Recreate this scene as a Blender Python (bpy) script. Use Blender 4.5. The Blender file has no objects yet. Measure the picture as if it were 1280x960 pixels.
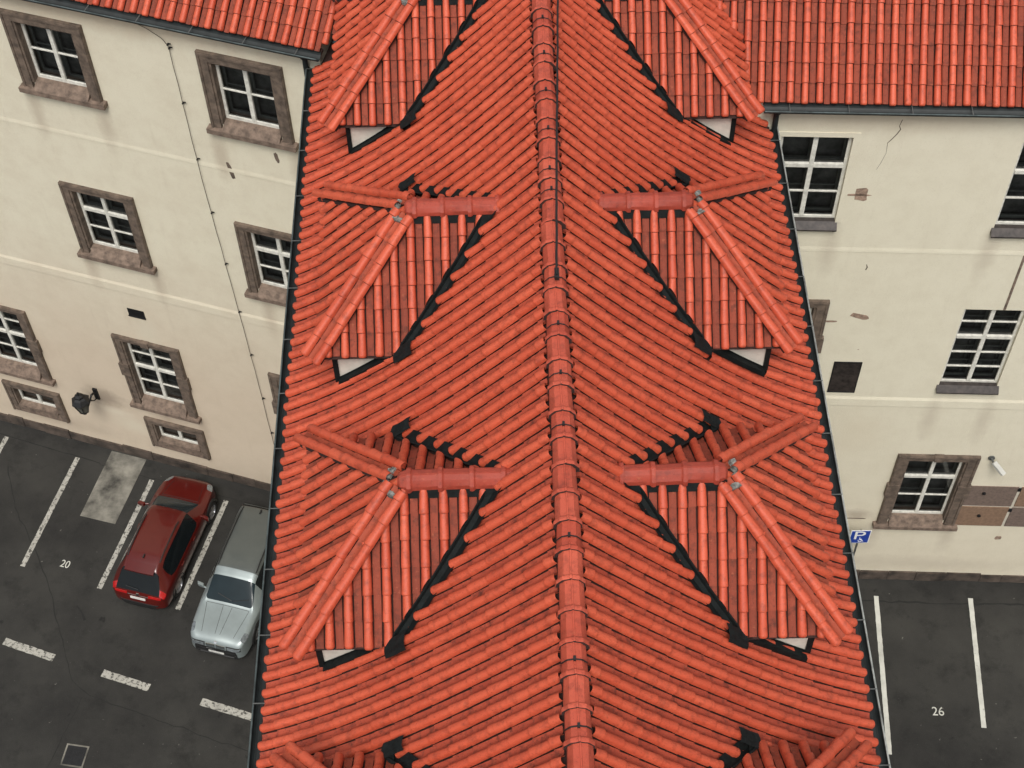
import bpy, bmesh, math, random
import numpy as np
from mathutils import Vector, Matrix
from mathutils.bvhtree import BVHTree
R = math.radians
rnd = random.Random(7)
scene = bpy.context.scene
col = scene.collection

# ------------------------------------------------------------------ helpers
class MB:
    """collects faces; build() links them as one mesh object"""
    def __init__(s): s.v = []; s.f = []; s.m = []; s.t = []
    def add(s, vs, fs, m=0, t=0.5):
        o = len(s.v); s.v.extend(tuple(p) for p in vs)
        for f in fs:
            s.f.append(tuple(i + o for i in f)); s.m.append(m); s.t.append(t)
    def quad(s, a, b, c, d, m=0, t=.5): s.add([a, b, c, d], [(0, 1, 2, 3)], m, t)
    def poly(s, pts, m=0): s.add(pts, [tuple(range(len(pts)))], m)
    def prism(s, pts, off, m=0):
        n = len(pts); off = Vector(off); pts = [Vector(p) for p in pts]
        vs = pts + [p + off for p in pts]
        s.add(vs, [tuple(range(n)), tuple(range(2*n-1, n-1, -1))] + [(i, (i+1) % n, (i+1) % n + n, i + n) for i in range(n)], m)
    def box(s, c, ax, ay, az, m=0, t=.5):
        """centre and three half-axis vectors"""
        c, ax, ay, az = Vector(c), Vector(ax), Vector(ay), Vector(az)
        vs = [c + i*ax + j*ay + k*az for k in (-1, 1) for j in (-1, 1) for i in (-1, 1)]
        s.add(vs, [(0,1,3,2),(4,6,7,5),(0,4,5,1),(2,3,7,6),(0,2,6,4),(1,5,7,3)], m, t)
    def tube(s, pts, r, n=8, m=0, cap=True):
        pts = [Vector(p) for p in pts]; rings = []
        rr = r if isinstance(r, (list, tuple)) else [r]*len(pts)
        up = Vector((0, 0, 1))
        for i, p in enumerate(pts):
            d = (pts[min(i+1, len(pts)-1)] - pts[max(i-1, 0)]).normalized()
            a = d.cross(up)
            if a.length < .05: a = d.cross(Vector((1, 0, 0)))
            a.normalize(); b = a.cross(d)
            rings.append([p + rr[i]*(math.cos(2*math.pi*k/n)*a + math.sin(2*math.pi*k/n)*b) for k in range(n)])
        vs = [q for ring in rings for q in ring]
        fs = [(i*n+k, i*n+(k+1) % n, (i+1)*n+(k+1) % n, (i+1)*n+k) for i in range(len(pts)-1) for k in range(n)]
        if cap: fs += [tuple(range(n-1, -1, -1)), tuple(range((len(pts)-1)*n, len(pts)*n))]
        s.add(vs, fs, m)
    def cut(s, co, no):
        """trim everything on the far side of a plane"""
        bm = bmesh.new(); lt = bm.faces.layers.float.new('tint')
        V = [bm.verts.new(p) for p in s.v]
        for f, m_, t in zip(s.f, s.m, s.t):
            try: q = bm.faces.new([V[i] for i in f])
            except ValueError: continue
            q.material_index = m_; q[lt] = t
        bmesh.ops.bisect_plane(bm, geom=bm.verts[:] + bm.edges[:] + bm.faces[:], plane_co=Vector(co), plane_no=Vector(no), clear_outer=True)
        bm.verts.index_update()
        s.v = [tuple(v.co) for v in bm.verts]; s.f = [tuple(v.index for v in f.verts) for f in bm.faces]
        s.m = [f.material_index for f in bm.faces]; s.t = [f[lt] for f in bm.faces]; bm.free()
    def merge(s, o):
        k = len(s.v); s.v += o.v; s.f += [tuple(i + k for i in f) for f in o.f]; s.m += o.m; s.t += o.t
    def strip(s, A, B, m=0):
        n = len(A); s.add(list(A) + list(B), [(i, i+1, n+i+1, n+i) for i in range(n-1)], m)
    def build(s, name, mats, parent=None, smooth=False, local=False, angle=40):
        me = bpy.data.meshes.new(name)
        vs = s.v
        if parent is not None and not local:
            o = ORG.get(parent.name, Vector((0, 0, 0))); vs = [(p[0]-o.x, p[1]-o.y, p[2]-o.z) for p in s.v]
        me.from_pydata(vs, [], s.f)
        for m in (mats if isinstance(mats, (list, tuple)) else [mats]): me.materials.append(m)
        me.polygons.foreach_set('material_index', s.m)
        at = me.attributes.new('tint', 'FLOAT', 'FACE'); at.data.foreach_set('value', s.t)
        if smooth:
            me.polygons.foreach_set('use_smooth', [True]*len(me.polygons)); me.set_sharp_from_angle(angle=R(angle))
        me.update()
        o = bpy.data.objects.new(name, me); col.objects.link(o)
        if parent is not None: o.parent = parent
        return o
ORG = {}
def empty(name, loc=(0, 0, 0), rz=0, parent=None):
    o = bpy.data.objects.new(name, None); col.objects.link(o); o.empty_display_size = .2
    loc = Vector(loc)
    if parent is not None:
        o.parent = parent; o.location = loc - ORG.get(parent.name, Vector((0, 0, 0)))
    else: o.location = loc
    o.rotation_euler = (0, 0, rz); ORG[o.name] = loc
    return o
def tag(o, label, cat, group=None):
    o['label'] = label; o['category'] = cat
    if group: o['group'] = group
    return o
def struct(o, label=None):
    o['kind'] = 'structure'
    if label: o['label'] = label
    return o

# ------------------------------------------------------------------ materials
def new_mat(name):
    m = bpy.data.materials.new(name); m.use_nodes = True
    nt = m.node_tree; b = nt.nodes['Principled BSDF']
    return m, nt, b
def nn(nt, typ, **kw):
    n = nt.nodes.new(typ)
    for k, v in kw.items(): setattr(n, k, v)
    return n
def noise(nt, vec, scale, detail=4, rough=.6, dist=0):
    n = nn(nt, 'ShaderNodeTexNoise'); n.inputs['Scale'].default_value = scale; n.inputs['Detail'].default_value = detail
    n.inputs['Roughness'].default_value = rough; n.inputs['Distortion'].default_value = dist
    nt.links.new(vec, n.inputs['Vector']); return n.outputs['Fac']
def ramp(nt, fac, lo, hi, a=0., b=1.):
    n = nn(nt, 'ShaderNodeMapRange'); n.clamp = True
    for k, v in zip(('From Min', 'From Max', 'To Min', 'To Max'), (lo, hi, a, b)): n.inputs[k].default_value = v
    nt.links.new(fac, n.inputs['Value']); return n.outputs['Result']
def mix(nt, fac, a, b, blend='MIX'):
    n = nn(nt, 'ShaderNodeMix', data_type='RGBA', blend_type=blend)
    for sock, v in ((n.inputs['Factor'], fac), (n.inputs['A'], a), (n.inputs['B'], b)):
        if isinstance(v, (int, float)): sock.default_value = v
        elif isinstance(v, tuple): sock.default_value = (*v, 1)
        else: nt.links.new(v, sock)
    return n.outputs['Result']
def coords(nt, scale=None):
    tc = nn(nt, 'ShaderNodeNewGeometry').outputs['Position']
    if scale:
        mp = nn(nt, 'ShaderNodeMapping'); mp.inputs['Scale'].default_value = scale
        nt.links.new(tc, mp.inputs['Vector']); return mp.outputs['Vector']
    return tc
def bump(nt, b, h, strength, dist):
    n = nn(nt, 'ShaderNodeBump'); n.inputs['Strength'].default_value = strength; n.inputs['Distance'].default_value = dist
    nt.links.new(h, n.inputs['Height']); nt.links.new(n.outputs['Normal'], b.inputs['Normal'])
def simple(name, c, rough=.6, metal=0., var=.25, nscale=6., bmp=0., coat=0.):
    m, nt, b = new_mat(name); P = coords(nt)
    f = ramp(nt, noise(nt, P, nscale, 5), .3, .7)
    lo = tuple(x*(1-var) for x in c); hi = tuple(min(1, x*(1+var)) for x in c)
    nt.links.new(mix(nt, f, lo, hi), b.inputs['Base Color'])
    b.inputs['Roughness'].default_value = rough; b.inputs['Metallic'].default_value = metal
    b.inputs['Coat Weight'].default_value = coat
    if bmp: bump(nt, b, noise(nt, P, nscale*4, 4), .5, bmp)
    return m
def tile_mat(name, c0, c1, stain, amount, rough=.62):
    """fired clay: tone of its own for each tile (tint), blotches, lichen and soot spots"""
    m, nt, b = new_mat(name); P = coords(nt)
    at = nn(nt, 'ShaderNodeAttribute', attribute_name='tint').outputs['Fac']
    c = mix(nt, at, c0, c1)
    big = ramp(nt, noise(nt, P, .35, 3), .35, .65)
    c = mix(nt, big, mix(nt, .22, c, (c0[0]*.75, c0[1]*.7, c0[2]*.8)), c)
    bl = ramp(nt, noise(nt, P, 7, 6, .65), .50, .72)
    c = mix(nt, mul(nt, bl, amount), c, stain)
    sp = ramp(nt, noise(nt, P, 38, 3, .6), .60, .70)
    c = mix(nt, mul(nt, sp, amount*.8), c, tuple(x*.45 for x in stain))
    pale = ramp(nt, noise(nt, P, 19, 4, .6), .60, .75)
    c = mix(nt, mul(nt, pale, .26), c, (.66, .23, .115))
    nt.links.new(c, b.inputs['Base Color'])
    b.inputs['Roughness'].default_value = rough; b.inputs['Specular IOR Level'].default_value = .35
    bump(nt, b, noise(nt, P, 55, 4), .35, .012)
    return m
def mul(nt, a, k):
    n = nn(nt, 'ShaderNodeMath', operation='MULTIPLY')
    nt.links.new(a, n.inputs[0])
    if isinstance(k, (int, float)): n.inputs[1].default_value = k
    else: nt.links.new(k, n.inputs[1])
    return n.outputs[0]
def plaster_mat(name, top, low, z0, z1, marks=()):
    """lime plaster; the ground storey carries a browner coat of dirt than the storeys above"""
    m, nt, b = new_mat(name); P = coords(nt)
    sx = nn(nt, 'ShaderNodeSeparateXYZ'); nt.links.new(P, sx.inputs[0])
    n1 = noise(nt, P, .5, 6, .65)
    ad = nn(nt, 'ShaderNodeMath', operation='MULTIPLY_ADD'); nt.links.new(n1, ad.inputs[0]); ad.inputs[1].default_value = 5; nt.links.new(sx.outputs['Z'], ad.inputs[2])
    c = mix(nt, ramp(nt, ad.outputs[0], z0, z1), low, top)
    c = mix(nt, ramp(nt, noise(nt, P, 1.6, 7, .7),   .42, .68, 0, .24), c, tuple(x*k for x, k in zip(low, (.80, .78, .74))))
    st = noise(nt, coords(nt, (3.2, 3.2, .35)), 1, 5, .65)
    c = mix(nt, ramp(nt, st, .58, .78, 0, .13), c, (.30, .22, .15))
    c = mix(nt, ramp(nt, noise(nt, P, 30, 4, .7), .55, .75, 0, .22), c, (.33, .27, .2))
    for (cx, cy, cz), sc, sl, cl, amt in marks:          # dirt, repairs, brown eaves band, dark smudge by the lantern, each with ragged edge
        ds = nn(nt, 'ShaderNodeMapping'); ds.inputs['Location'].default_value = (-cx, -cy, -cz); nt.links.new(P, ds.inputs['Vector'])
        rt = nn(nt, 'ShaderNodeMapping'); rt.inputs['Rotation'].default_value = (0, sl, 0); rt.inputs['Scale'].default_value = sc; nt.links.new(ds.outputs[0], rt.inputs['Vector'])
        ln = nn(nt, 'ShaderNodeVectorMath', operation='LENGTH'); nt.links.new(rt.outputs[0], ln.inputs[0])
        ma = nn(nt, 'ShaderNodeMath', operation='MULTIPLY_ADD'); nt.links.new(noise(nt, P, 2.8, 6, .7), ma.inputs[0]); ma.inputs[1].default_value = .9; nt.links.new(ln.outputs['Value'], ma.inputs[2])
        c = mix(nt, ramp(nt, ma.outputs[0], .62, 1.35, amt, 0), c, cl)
    nt.links.new(c, b.inputs['Base Color']); b.inputs['Roughness'].default_value = .9
    bump(nt, b, noise(nt, P, 25, 6, .7), .4, .02)
    return m
def glass_mat():
    m, nt, b = new_mat('window_glass'); nt.nodes.remove(b)
    out = nt.nodes['Material Output']
    tr = nn(nt, 'ShaderNodeBsdfTransparent'); tr.inputs[0].default_value = (.62, .66, .66, 1)
    gl = nn(nt, 'ShaderNodeBsdfGlossy'); gl.inputs['Roughness'].default_value = .03; gl.inputs[0].default_value = (1, 1, 1, 1)
    fr = nn(nt, 'ShaderNodeFresnel'); fr.inputs[0].default_value = 1.5
    mx = nn(nt, 'ShaderNodeMixShader'); nt.links.new(fr.outputs[0], mx.inputs[0]); nt.links.new(tr.outputs[0], mx.inputs[1]); nt.links.new(gl.outputs[0], mx.inputs[2])
    nt.links.new(mx.outputs[0], out.inputs['Surface']); return m
def asphalt_mat():
    m, nt, b = new_mat('asphalt'); P = coords(nt)
    c = mix(nt, ramp(nt, noise(nt, P, .22, 6, .65), .36, .66), (.016, .0155, .0145), (.037, .036, .032))
    c = mix(nt, ramp(nt, noise(nt, P, 1.1, 6, .7),   .52, .72, 0, .75), c, (.010, .0098, .009))
    c = mix(nt, ramp(nt, noise(nt, P, 34, 3, .7), .58, .72, 0, .5), c, (.055, .053, .048))
    c = mix(nt, ramp(nt, noise(nt, P, 6.5, 2, .5), .74, .77, 0, .8), c, (.13, .125, .11))
    c = mix(nt, ramp(nt, noise(nt, P, 2.3, 3, .5), .69, .75, 0, .7), c, (.007, .007, .007))
    nt.links.new(c, b.inputs['Base Color']); b.inputs['Roughness'].default_value = .88; b.inputs['Specular IOR Level'].default_value = .3
    bump(nt, b, noise(nt, P, 45, 4, .7), .5, .02); return m
def worn_paint(name, c, thr):
    """road paint worn through to the asphalt in patches"""
    m, nt, b = new_mat(name); P = coords(nt)
    c1 = mix(nt, ramp(nt, noise(nt, P, 9, 6, .75), thr, thr+.06), c, (.05, .048, .042))
    c1 = mix(nt, ramp(nt, noise(nt, P, 1.7, 4, .6), .4, .65, 0, .35), c1, (.12, .115, .10))
    nt.links.new(c1, b.inputs['Base Color']); b.inputs['Roughness'].default_value = .8; return m
def car_paint(name, c, metal=.0, rough=.28):
    m, nt, b = new_mat(name); P = coords(nt)
    nt.links.new(mix(nt, ramp(nt, noise(nt, P, 3, 5), .35, .7), tuple(x*.93 for x in c), tuple(x*1.05 for x in c)), b.inputs['Base Color'])
    b.inputs['Metallic'].default_value = metal; b.inputs['Roughness'].default_value = rough
    b.inputs['Coat Weight'].default_value = .45; b.inputs['Coat Roughness'].default_value = .06; return m

M = {}
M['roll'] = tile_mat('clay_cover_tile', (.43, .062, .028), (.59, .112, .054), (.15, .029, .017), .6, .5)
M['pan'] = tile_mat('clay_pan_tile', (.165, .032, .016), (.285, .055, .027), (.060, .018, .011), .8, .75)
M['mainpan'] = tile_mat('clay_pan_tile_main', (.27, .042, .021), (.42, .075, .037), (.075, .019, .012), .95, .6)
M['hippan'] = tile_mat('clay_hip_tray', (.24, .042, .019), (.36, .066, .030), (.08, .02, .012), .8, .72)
M['ridge'] = tile_mat('clay_ridge_tile', (.41, .066, .036), (.54, .106, .060), (.15, .032, .022), .6, .48)
M['dridge'] = tile_mat('clay_dormer_ridge_tile', (.27, .044, .026), (.38, .064, .038), (.11, .025, .018), .55, .48)
M['under'] = simple('underlay_and_lap_shade', (.030, .0115, .0085), .95)  # also paints the shadow lines at tile laps and ridge collars
M['flash'] = simple('dark_flashing', (.0055, .0075, .0075), .8, .0, .5, 9, .01)
M['gutter'] = simple('gutter_metal', (.009, .013, .0135), .6, .0, .5, 5)
M['rim'] = simple('gutter_rim', (.30, .32, .30), .5, .3, .6, 3)  # light grey puts the bead's catch of light into its colour
M['rim_dark'] = simple('gutter_rim_dull', (.07, .09, .09), .5, .3, .6, 3)  # the same bead without the painted highlight
M['valley'] = simple('valley_metal', (.045, .075, .088), .4, .3, .4, 4)
M['mortar'] = simple('mortar', (.17, .17, .155), .9, 0, .8, 14, .02)
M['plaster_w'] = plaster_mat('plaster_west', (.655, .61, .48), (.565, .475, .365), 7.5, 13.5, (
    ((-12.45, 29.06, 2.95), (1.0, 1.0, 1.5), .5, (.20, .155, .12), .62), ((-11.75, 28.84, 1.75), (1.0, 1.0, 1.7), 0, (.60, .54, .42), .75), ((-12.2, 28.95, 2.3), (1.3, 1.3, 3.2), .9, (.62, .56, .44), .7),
    ((-10.25, 28.32, 7.0), (1.9, 1.9, .9), 0, (.60, .55, .43), .6), ((-9.3, 28.0, 18.9), (.16, .16, 1.6), 0, (.52, .40, .28), .55), ((-10.3, 28.3, 2.6), (.9, .9, 2.6), 0, (.36, .27, .2), .4),
    ((-5.9, 26.8, 5.2), (.9, .9, .5), 0, (.50, .42, .32), .5), ((-14.5, 29.7, .9), (.3, .3, 1.7), 0, (.36, .29, .22), .45), *[((-16.774 + .9476*q, 30.5005 - .3194*q, z), (3.2, 3.2, .8), 0, (.36, .285, .21), .5) for q, z in ((5.72, 15.3), (7.6, 15.45), (10.6, 15.2), (12.65, 15.4), (5.75, 9.55), (7.75, 9.5), (6.6, 2.95), (11.0, 9.4), (7.85, 2.7))]))
M['plaster_e'] = plaster_mat('plaster_east', (.675, .635, .505), (.635, .58, .455), 4, 12, (((9.95, 23.7, 3.55), (1.6, 1.6, 2.6), 0, (.28, .22, .17), .6), ((8.0, 23.87, 19.0), (.25, .25, 1.8), 0, (.50, .42, .31), .5), *[((10.4755 + .998*q, 23.722 - .0614*q, z), (3.0, 3.0, .75), 0, (.42, .36, .28), .45) for q, z in ((-3.0, 14.9), (.6, 14.8), (.6, 8.4), (2.0, 8.3), (.1, 2.6), (2.25, 2.5))], ((12.2, 23.6, .9), (.22, .22, 1.7), 0, (.42, .36, .28), .4), ((9.2, 23.8, 7.6), (.8, .8, .6), 0, (.60, .535, .41), .5)))
M['cheek'] = simple('cheek_plaster', (.62, .575, .50), .85, 0, .14, 4, .01)
M['stone'] = simple('brown_stone', (.115, .085, .064), .9, 0, .5, 5, .02)
M['stone2'] = simple('pink_brown_stone', (.155, .112, .085), .9, 0, .5, 6, .02)
M['plinth'] = simple('plinth_stone', (.060, .045, .035), .95, 0, .75, 2.2, .03)
M['white'] = simple('white_window_paint', (.60, .59, .53), .5, 0, .22, 8)
M['grey'] = simple('grey_inner_paint', (.30, .295, .27), .6, 0, .2, 8)
M['dark'] = simple('dark_room', (.16, .15, .14), .9, 0, .7, 2.5)
M['curtain'] = simple('pale_curtain', (.16, .155, .145), .9, 0, .5, 5)
M['sillm'] = simple('dark_sill_metal', (.035, .028, .025), .5, .2, .6, 9)
M['glass'] = glass_mat()
M['asphalt'] = asphalt_mat()
M['paintw'] = worn_paint('worn_white_line', (.36, .35, .31), .515)
M['painte'] = worn_paint('fresh_white_line', (.50, .50, .45), .62)
M['crackm'] = simple('asphalt_joint', (.011, .011, .010), .95)
M['slab'] = simple('lichen_concrete', (.135, .128, .108), .9, 0, .75, 1.6, .02)
M['iron'] = simple('black_iron', (.010, .010, .011), .5, .2, .3, 9)
M['lampglass'] = simple('lantern_glass', (.10, .10, .085), .15, 0, .3, 4)
M['blue'] = simple('sign_blue', (.012, .045, .30), .4, 0, .08, 4)
M['signwhite'] = simple('sign_white', (.75, .75, .73), .4, 0, .05, 4)
M['camwhite'] = simple('camera_white', (.45, .45, .42), .4, 0, .08, 4)
M['steel'] = simple('galvanised_steel', (.10, .105, .10), .55, .3, .3, 6)
M['slate1'] = simple('grey_brown_panel', (.145, .105, .085), .85, 0, .22, 12, .005)
M['slate2'] = simple('ochre_brown_panel', (.20, .125, .08), .85, 0, .22, 12, .005)
M['joint'] = simple('pale_joint', (.50, .46, .38), .9, 0, .1, 6)
M['brick'] = simple('bare_brick', (.27, .19, .14), .95, 0, .5, 12, .01)
M['cable'] = simple('black_cable', (.008, .008, .008), .6)
M['wire'] = simple('rusty_wire', (.075, .055, .042), .7)
M['red'] = car_paint('red_car_paint', (.080, .005, .003), .05, .3)
M['silver'] = car_paint('silver_green_car_paint', (.25, .29, .29), .4, .42)
M['greyroof'] = car_paint('grey_roof_paint', (.088, .098, .092), .3, .42)
M['tint'] = simple('tinted_car_glass', (.006, .008, .009), .08, 0, .1, 3, 0, 0.)
M['screen'] = simple('windscreen_glass', (.012, .020, .024), .06, 0, .1, 3, 0, 0.)
for k_ in ('tint', 'screen', 'flash'): M[k_].node_tree.nodes['Principled BSDF'].inputs['Specular IOR Level'].default_value = .22
M['blackpl'] = simple('black_plastic', (.012, .012, .012), .55)
M['rubber'] = simple('tyre_rubber', (.012, .012, .012), .85)
M['alloy'] = simple('alloy_rim', (.30, .30, .31), .3, .8, .1, 5)
M['chrome'] = simple('chrome', (.6, .6, .6), .12, 1, .05, 5)
M['tail'] = simple('tail_lamp', (.35, .008, .008), .12, 0, .2, 8, 0, .8)
M['head'] = simple('head_lamp', (.17, .19, .20), .12, .3, .4, 10, 0, .6)
M['plate'] = simple('number_plate', (.55, .55, .52), .5)

# ------------------------------------------------------------------ the main roof: shared shape
X0, YA, YB = .815, 4.3, 33.0
PU = [0, .84, 1.7, 2.61, 3.3, 4.2, 4.9]; PZ = [23.05, 22.12, 21.23, 20.37, 19.80, 19.18, 18.76]
PC = np.polyfit(PU, PZ, 3)
PC = [float(x) for x in PC]
UE = 4.82
def zm(u): return ((PC[0]*u + PC[1])*u + PC[2])*u + PC[3]
def dzm(u): return (3*PC[0]*u + 2*PC[1])*u + PC[2]
US = [0.]; 
NS = 1200
for i in range(NS):
    u = UE*i/NS; US.append(US[-1] + UE/NS*math.hypot(1, dzm(u)))
SL = US[-1]
UTAB = np.linspace(0, UE, NS+1)
def u_of_s(s): return float(np.interp(s, US, UTAB))
COURSE, PITCH = .41, .30

# the two side wings: facade origin, direction along the wall, outward normal, eave height
class Wing: pass
LW, RW = Wing(), Wing()
LW.A = Vector((-16.774, 30.5005, 0)); a = R(-18.629); LW.t = Vector((math.cos(a), math.sin(a), 0))
RW.A = Vector((10.4755, 23.7221, 0)); a = R(-3.52); RW.t = Vector((math.cos(a), math.sin(a), 0))
for w in (LW, RW): w.n = Vector((w.t.y, -w.t.x, 0))
LW.s0, LW.s1, RW.s0, RW.s1 = -6., 13.6, -5.2, 9.
SLOPE = .80
for w, ze in ((LW, 19.36), (RW, 19.54)):
    w.ze = ze; w.over = .16
    w.d = (w.n - Vector((0, 0, SLOPE))).normalized(); w.up = w.t.cross(w.d) * -1
    if w.up.z < 0: w.up = -w.up
def wing_z(w, X, Y):
    q = -(Vector((X, Y, 0)) - w.A).dot(w.n)       # metres behind the facade
    return w.ze + SLOPE*(q + w.over)
def wing_s(w, X, Y): return (Vector((X, Y, 0)) - w.A).dot(w.t)

# ------------------------------------------------------------------ tiles
def intervals(keep, L, ds=.02, s0=0.):
    out = []; st = None; s = s0
    while s <= L + 1e-6:
        k = keep(s)
        if k and st is None: st = s
        if not k and st is not None: out.append((st, s)); st = None
        s += ds
    if st is not None: out.append((st, L))
    return [i for i in out if i[1]-i[0] > .06]
ARC = [math.pi*k/7 for k in range(8)]
def roll(mb, Pa, Pb, ax, n, w0, w1, h0, h1, lift, m, t, end=False, capm=2):
    """one convex cover tile between two points, wide end down, closed and rounded at the wide end"""
    d = (Pb - Pa).normalized()
    if end: rings = ((Pa, w0, h0, 0.), (Pb - d*.03, w1, h1, lift), (Pb, w1*.93, h1*.93, lift), (Pb + d*.018, w1*.7, h1*.72, lift))
    else: rings = ((Pa, w0, h0, 0.), (Pb - d*.03, w1, h1, lift), (Pb - d*.006, w1*1.01, h1*1.01, lift), (Pb, w1*.97, h1*.97, lift))
    vs = []
    for P, w, h, l in rings:
        for q in ARC: vs.append(P + ax*(math.copysign(abs(math.cos(q))**.72, math.cos(q))*w*.5) + n*(math.sin(q)**.85*h + l) if 0 < q < 3.14 else P + ax*(math.cos(q)*w*.5) + n*l)
    k = len(ARC); fs = []
    for r in range(3):
        for i in range(k-1): fs.append((r*k+i, r*k+i+1, (r+1)*k+i+1, (r+1)*k+i))
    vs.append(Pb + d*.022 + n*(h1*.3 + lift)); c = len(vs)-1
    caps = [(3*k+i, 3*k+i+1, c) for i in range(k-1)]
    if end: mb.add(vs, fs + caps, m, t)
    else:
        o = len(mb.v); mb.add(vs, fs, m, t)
        for f in caps: mb.f.append(tuple(i + o for i in f)); mb.m.append(capm); mb.t.append(t)  # cap painted dark, as the shade inside a hollow tile end
def pan(mb, Pa, Pb, ax, n, w, m, t, lift=.02):
    xs = (-.5, -.2, .2, .5); zz = (.016, .0, .0, .016)
    vs = []
    for P, l in ((Pa, 0.), (Pb, lift)):
        for x, z in zip(xs, zz): vs.append(P + ax*(x*w) + n*(z + l))
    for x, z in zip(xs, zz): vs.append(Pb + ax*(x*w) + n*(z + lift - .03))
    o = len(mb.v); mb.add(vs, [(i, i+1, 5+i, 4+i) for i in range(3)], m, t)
    for i in range(3): mb.f.append((o+4+i, o+5+i, o+9+i, o+8+i)); mb.m.append(2); mb.t.append(t)  # lap face painted dark, as the shadow line of each course
def wob(p):
    """slow unevenness of an old roof"""
    return .010*math.sin(p.x*1.7 + p.y*.9) + .008*math.sin(p.y*2.3 - p.x*1.1 + 1.3)
def lay(mb, frame, cols, keep, L, phase=0., mr=0, mp=1, wr=.150, step=.021, s0=0., pstart=0., capm=2, var=.16, pans=True, course=COURSE, half=.5):
    """fill a slope: frame(a, s) -> point, downslope, across, normal; keep(a, s) says where the slope is"""
    for ci, a in enumerate(cols):
        for kind in ((0, 1) if pans else (0,)):
            aa = a + (PITCH*half if kind else 0)
            for (sa, sb) in intervals(lambda s: keep(aa, s), L, s0=s0 + (pstart if kind else 0)):
                k = math.floor((sa - phase)/course)
                while True:
                    ta = max(sa, phase + k*course); tb = min(sb, phase + (k+1)*course); k += 1
                    if ta >= sb - .03: break
                    if tb - ta < .05: continue
                    j = aa + rnd.gauss(0, .0025); jb = aa + rnd.gauss(0, .0035)
                    tbj = tb + (rnd.gauss(0, .008) if tb < sb else rnd.uniform(-.015, .015))
                    Pa, d, ax, n = frame(j, max(ta - .05, s0)); Pb, d2, ax2, n2 = frame(jb, tbj)
                    Pa = Pa + n*wob(Pa); Pb = Pb + n2*wob(Pb)
                    nn_ = ((n + n2)*.5).normalized()
                    t = min(1, max(0, rnd.gauss(.5, var)))
                    if kind == 0:
                        f = rnd.uniform(.96, 1.04)
                        roll(mb, Pa + nn_*.012, Pb + nn_*.012, ax, nn_, wr*.85*f, wr*f, .084, .096*f, step, mr, t, tb >= sb - 1e-6, capm)
                    else:
                        pan(mb, Pa - nn_*.016, Pb - nn_*(.016 + rnd.uniform(-.003, .003)), ax, nn_, .118, mp, t, step + .010)

# ------------------------------------------------------------------ dormer shape (u outwards from the ridge, v along it)
ZR, ZE, UA, UF, HW = 22.02, 20.36, 2.40, 4.15, 1.94
UW, VW = 3.80, 1.76                       # front wall and cheek planes
DY = [7.46, 13.15, 18.80, 24.58]
def u_at(z):                              # where the main roof reaches height z
    lo, hi = 0., 5.
    for _ in range(40):
        mid = (lo+hi)/2
        if zm(mid) > z: lo = mid
        else: hi = mid
    return lo
VAL = []                                  # valley line, f from ridge end (0) to eave (1)
for i in range(13):
    f = i/12; z = ZR - (ZR-ZE)*f; VAL.append((u_at(z), HW*f, z))
UV = VAL[-1][0]
def in_dormer(u, Y, mg):
    for yc in DY:
        v = abs(Y - yc)
        if v > HW + .5: continue
        if u > UW + .05: continue
        if v < VW + mg*.6 and u > UV - .15: return True
        vm = mg
        f = (ZR - zm(u))/(ZR - ZE)
        if 0 <= f <= 1.06 and v < HW*min(f, 1.02) + vm and u < UV + .14: return True
        if f < 0 and f > -.06 and v < vm*.6: return True
    return False

# ------------------------------------------------------------------ central building
main = tag(empty('building', (X0, 19, 0)), 'long building under a steep red tiled saddle roof with paired hipped dormers', 'building')
def main_keep(sgn):
    def keep(Y, s):
        u = u_of_s(s)
        if in_dormer(u, Y, .12): return False
        X = X0 + sgn*u
        for w in (LW, RW):
            sw = wing_s(w, X, Y)
            if (w is LW) == (sgn < 0) and w.s0 - 3 < sw < w.s1 + 6 and wing_z(w, X, Y) > zm(u) + .28 and -(Vector((X, Y, 0)) - w.A).dot(w.n) > -.12: return False
        return True
    return keep
def main_frame(sgn):
    def fr(Y, s):
        u = u_of_s(min(s, SL)); g = dzm(u); P = Vector((X0 + sgn*u, Y, zm(u)))
        d = Vector((sgn, 0, g)).normalized(); n = Vector((-sgn*g, 0, 1)).normalized()
        if s > SL: P += d*(s - SL)
        return P, d, Vector((0, 1, 0)), n
    return fr
ncol = int((YB - YA)/PITCH)
for sgn in (-1, 1):
    mb = MB()
    cols = [YA + (i + (.35 if sgn > 0 else 0))*PITCH for i in range(ncol)]
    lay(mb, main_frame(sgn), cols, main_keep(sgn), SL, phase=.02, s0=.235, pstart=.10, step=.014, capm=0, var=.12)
    us = [UE*i/24 for i in range(25)]
    for i in range(24):
        for m_, off in ((2, .075),):
            mb.quad((X0+sgn*us[i], YA, zm(us[i])-off), (X0+sgn*us[i+1], YA, zm(us[i+1])-off), (X0+sgn*us[i+1], YB, zm(us[i+1])-off), (X0+sgn*us[i], YB, zm(us[i])-off), 2)
    mb.build('roof_slope', [M['roll'], M['mainpan'], M['under']], main, smooth=True, angle=50)

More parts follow.
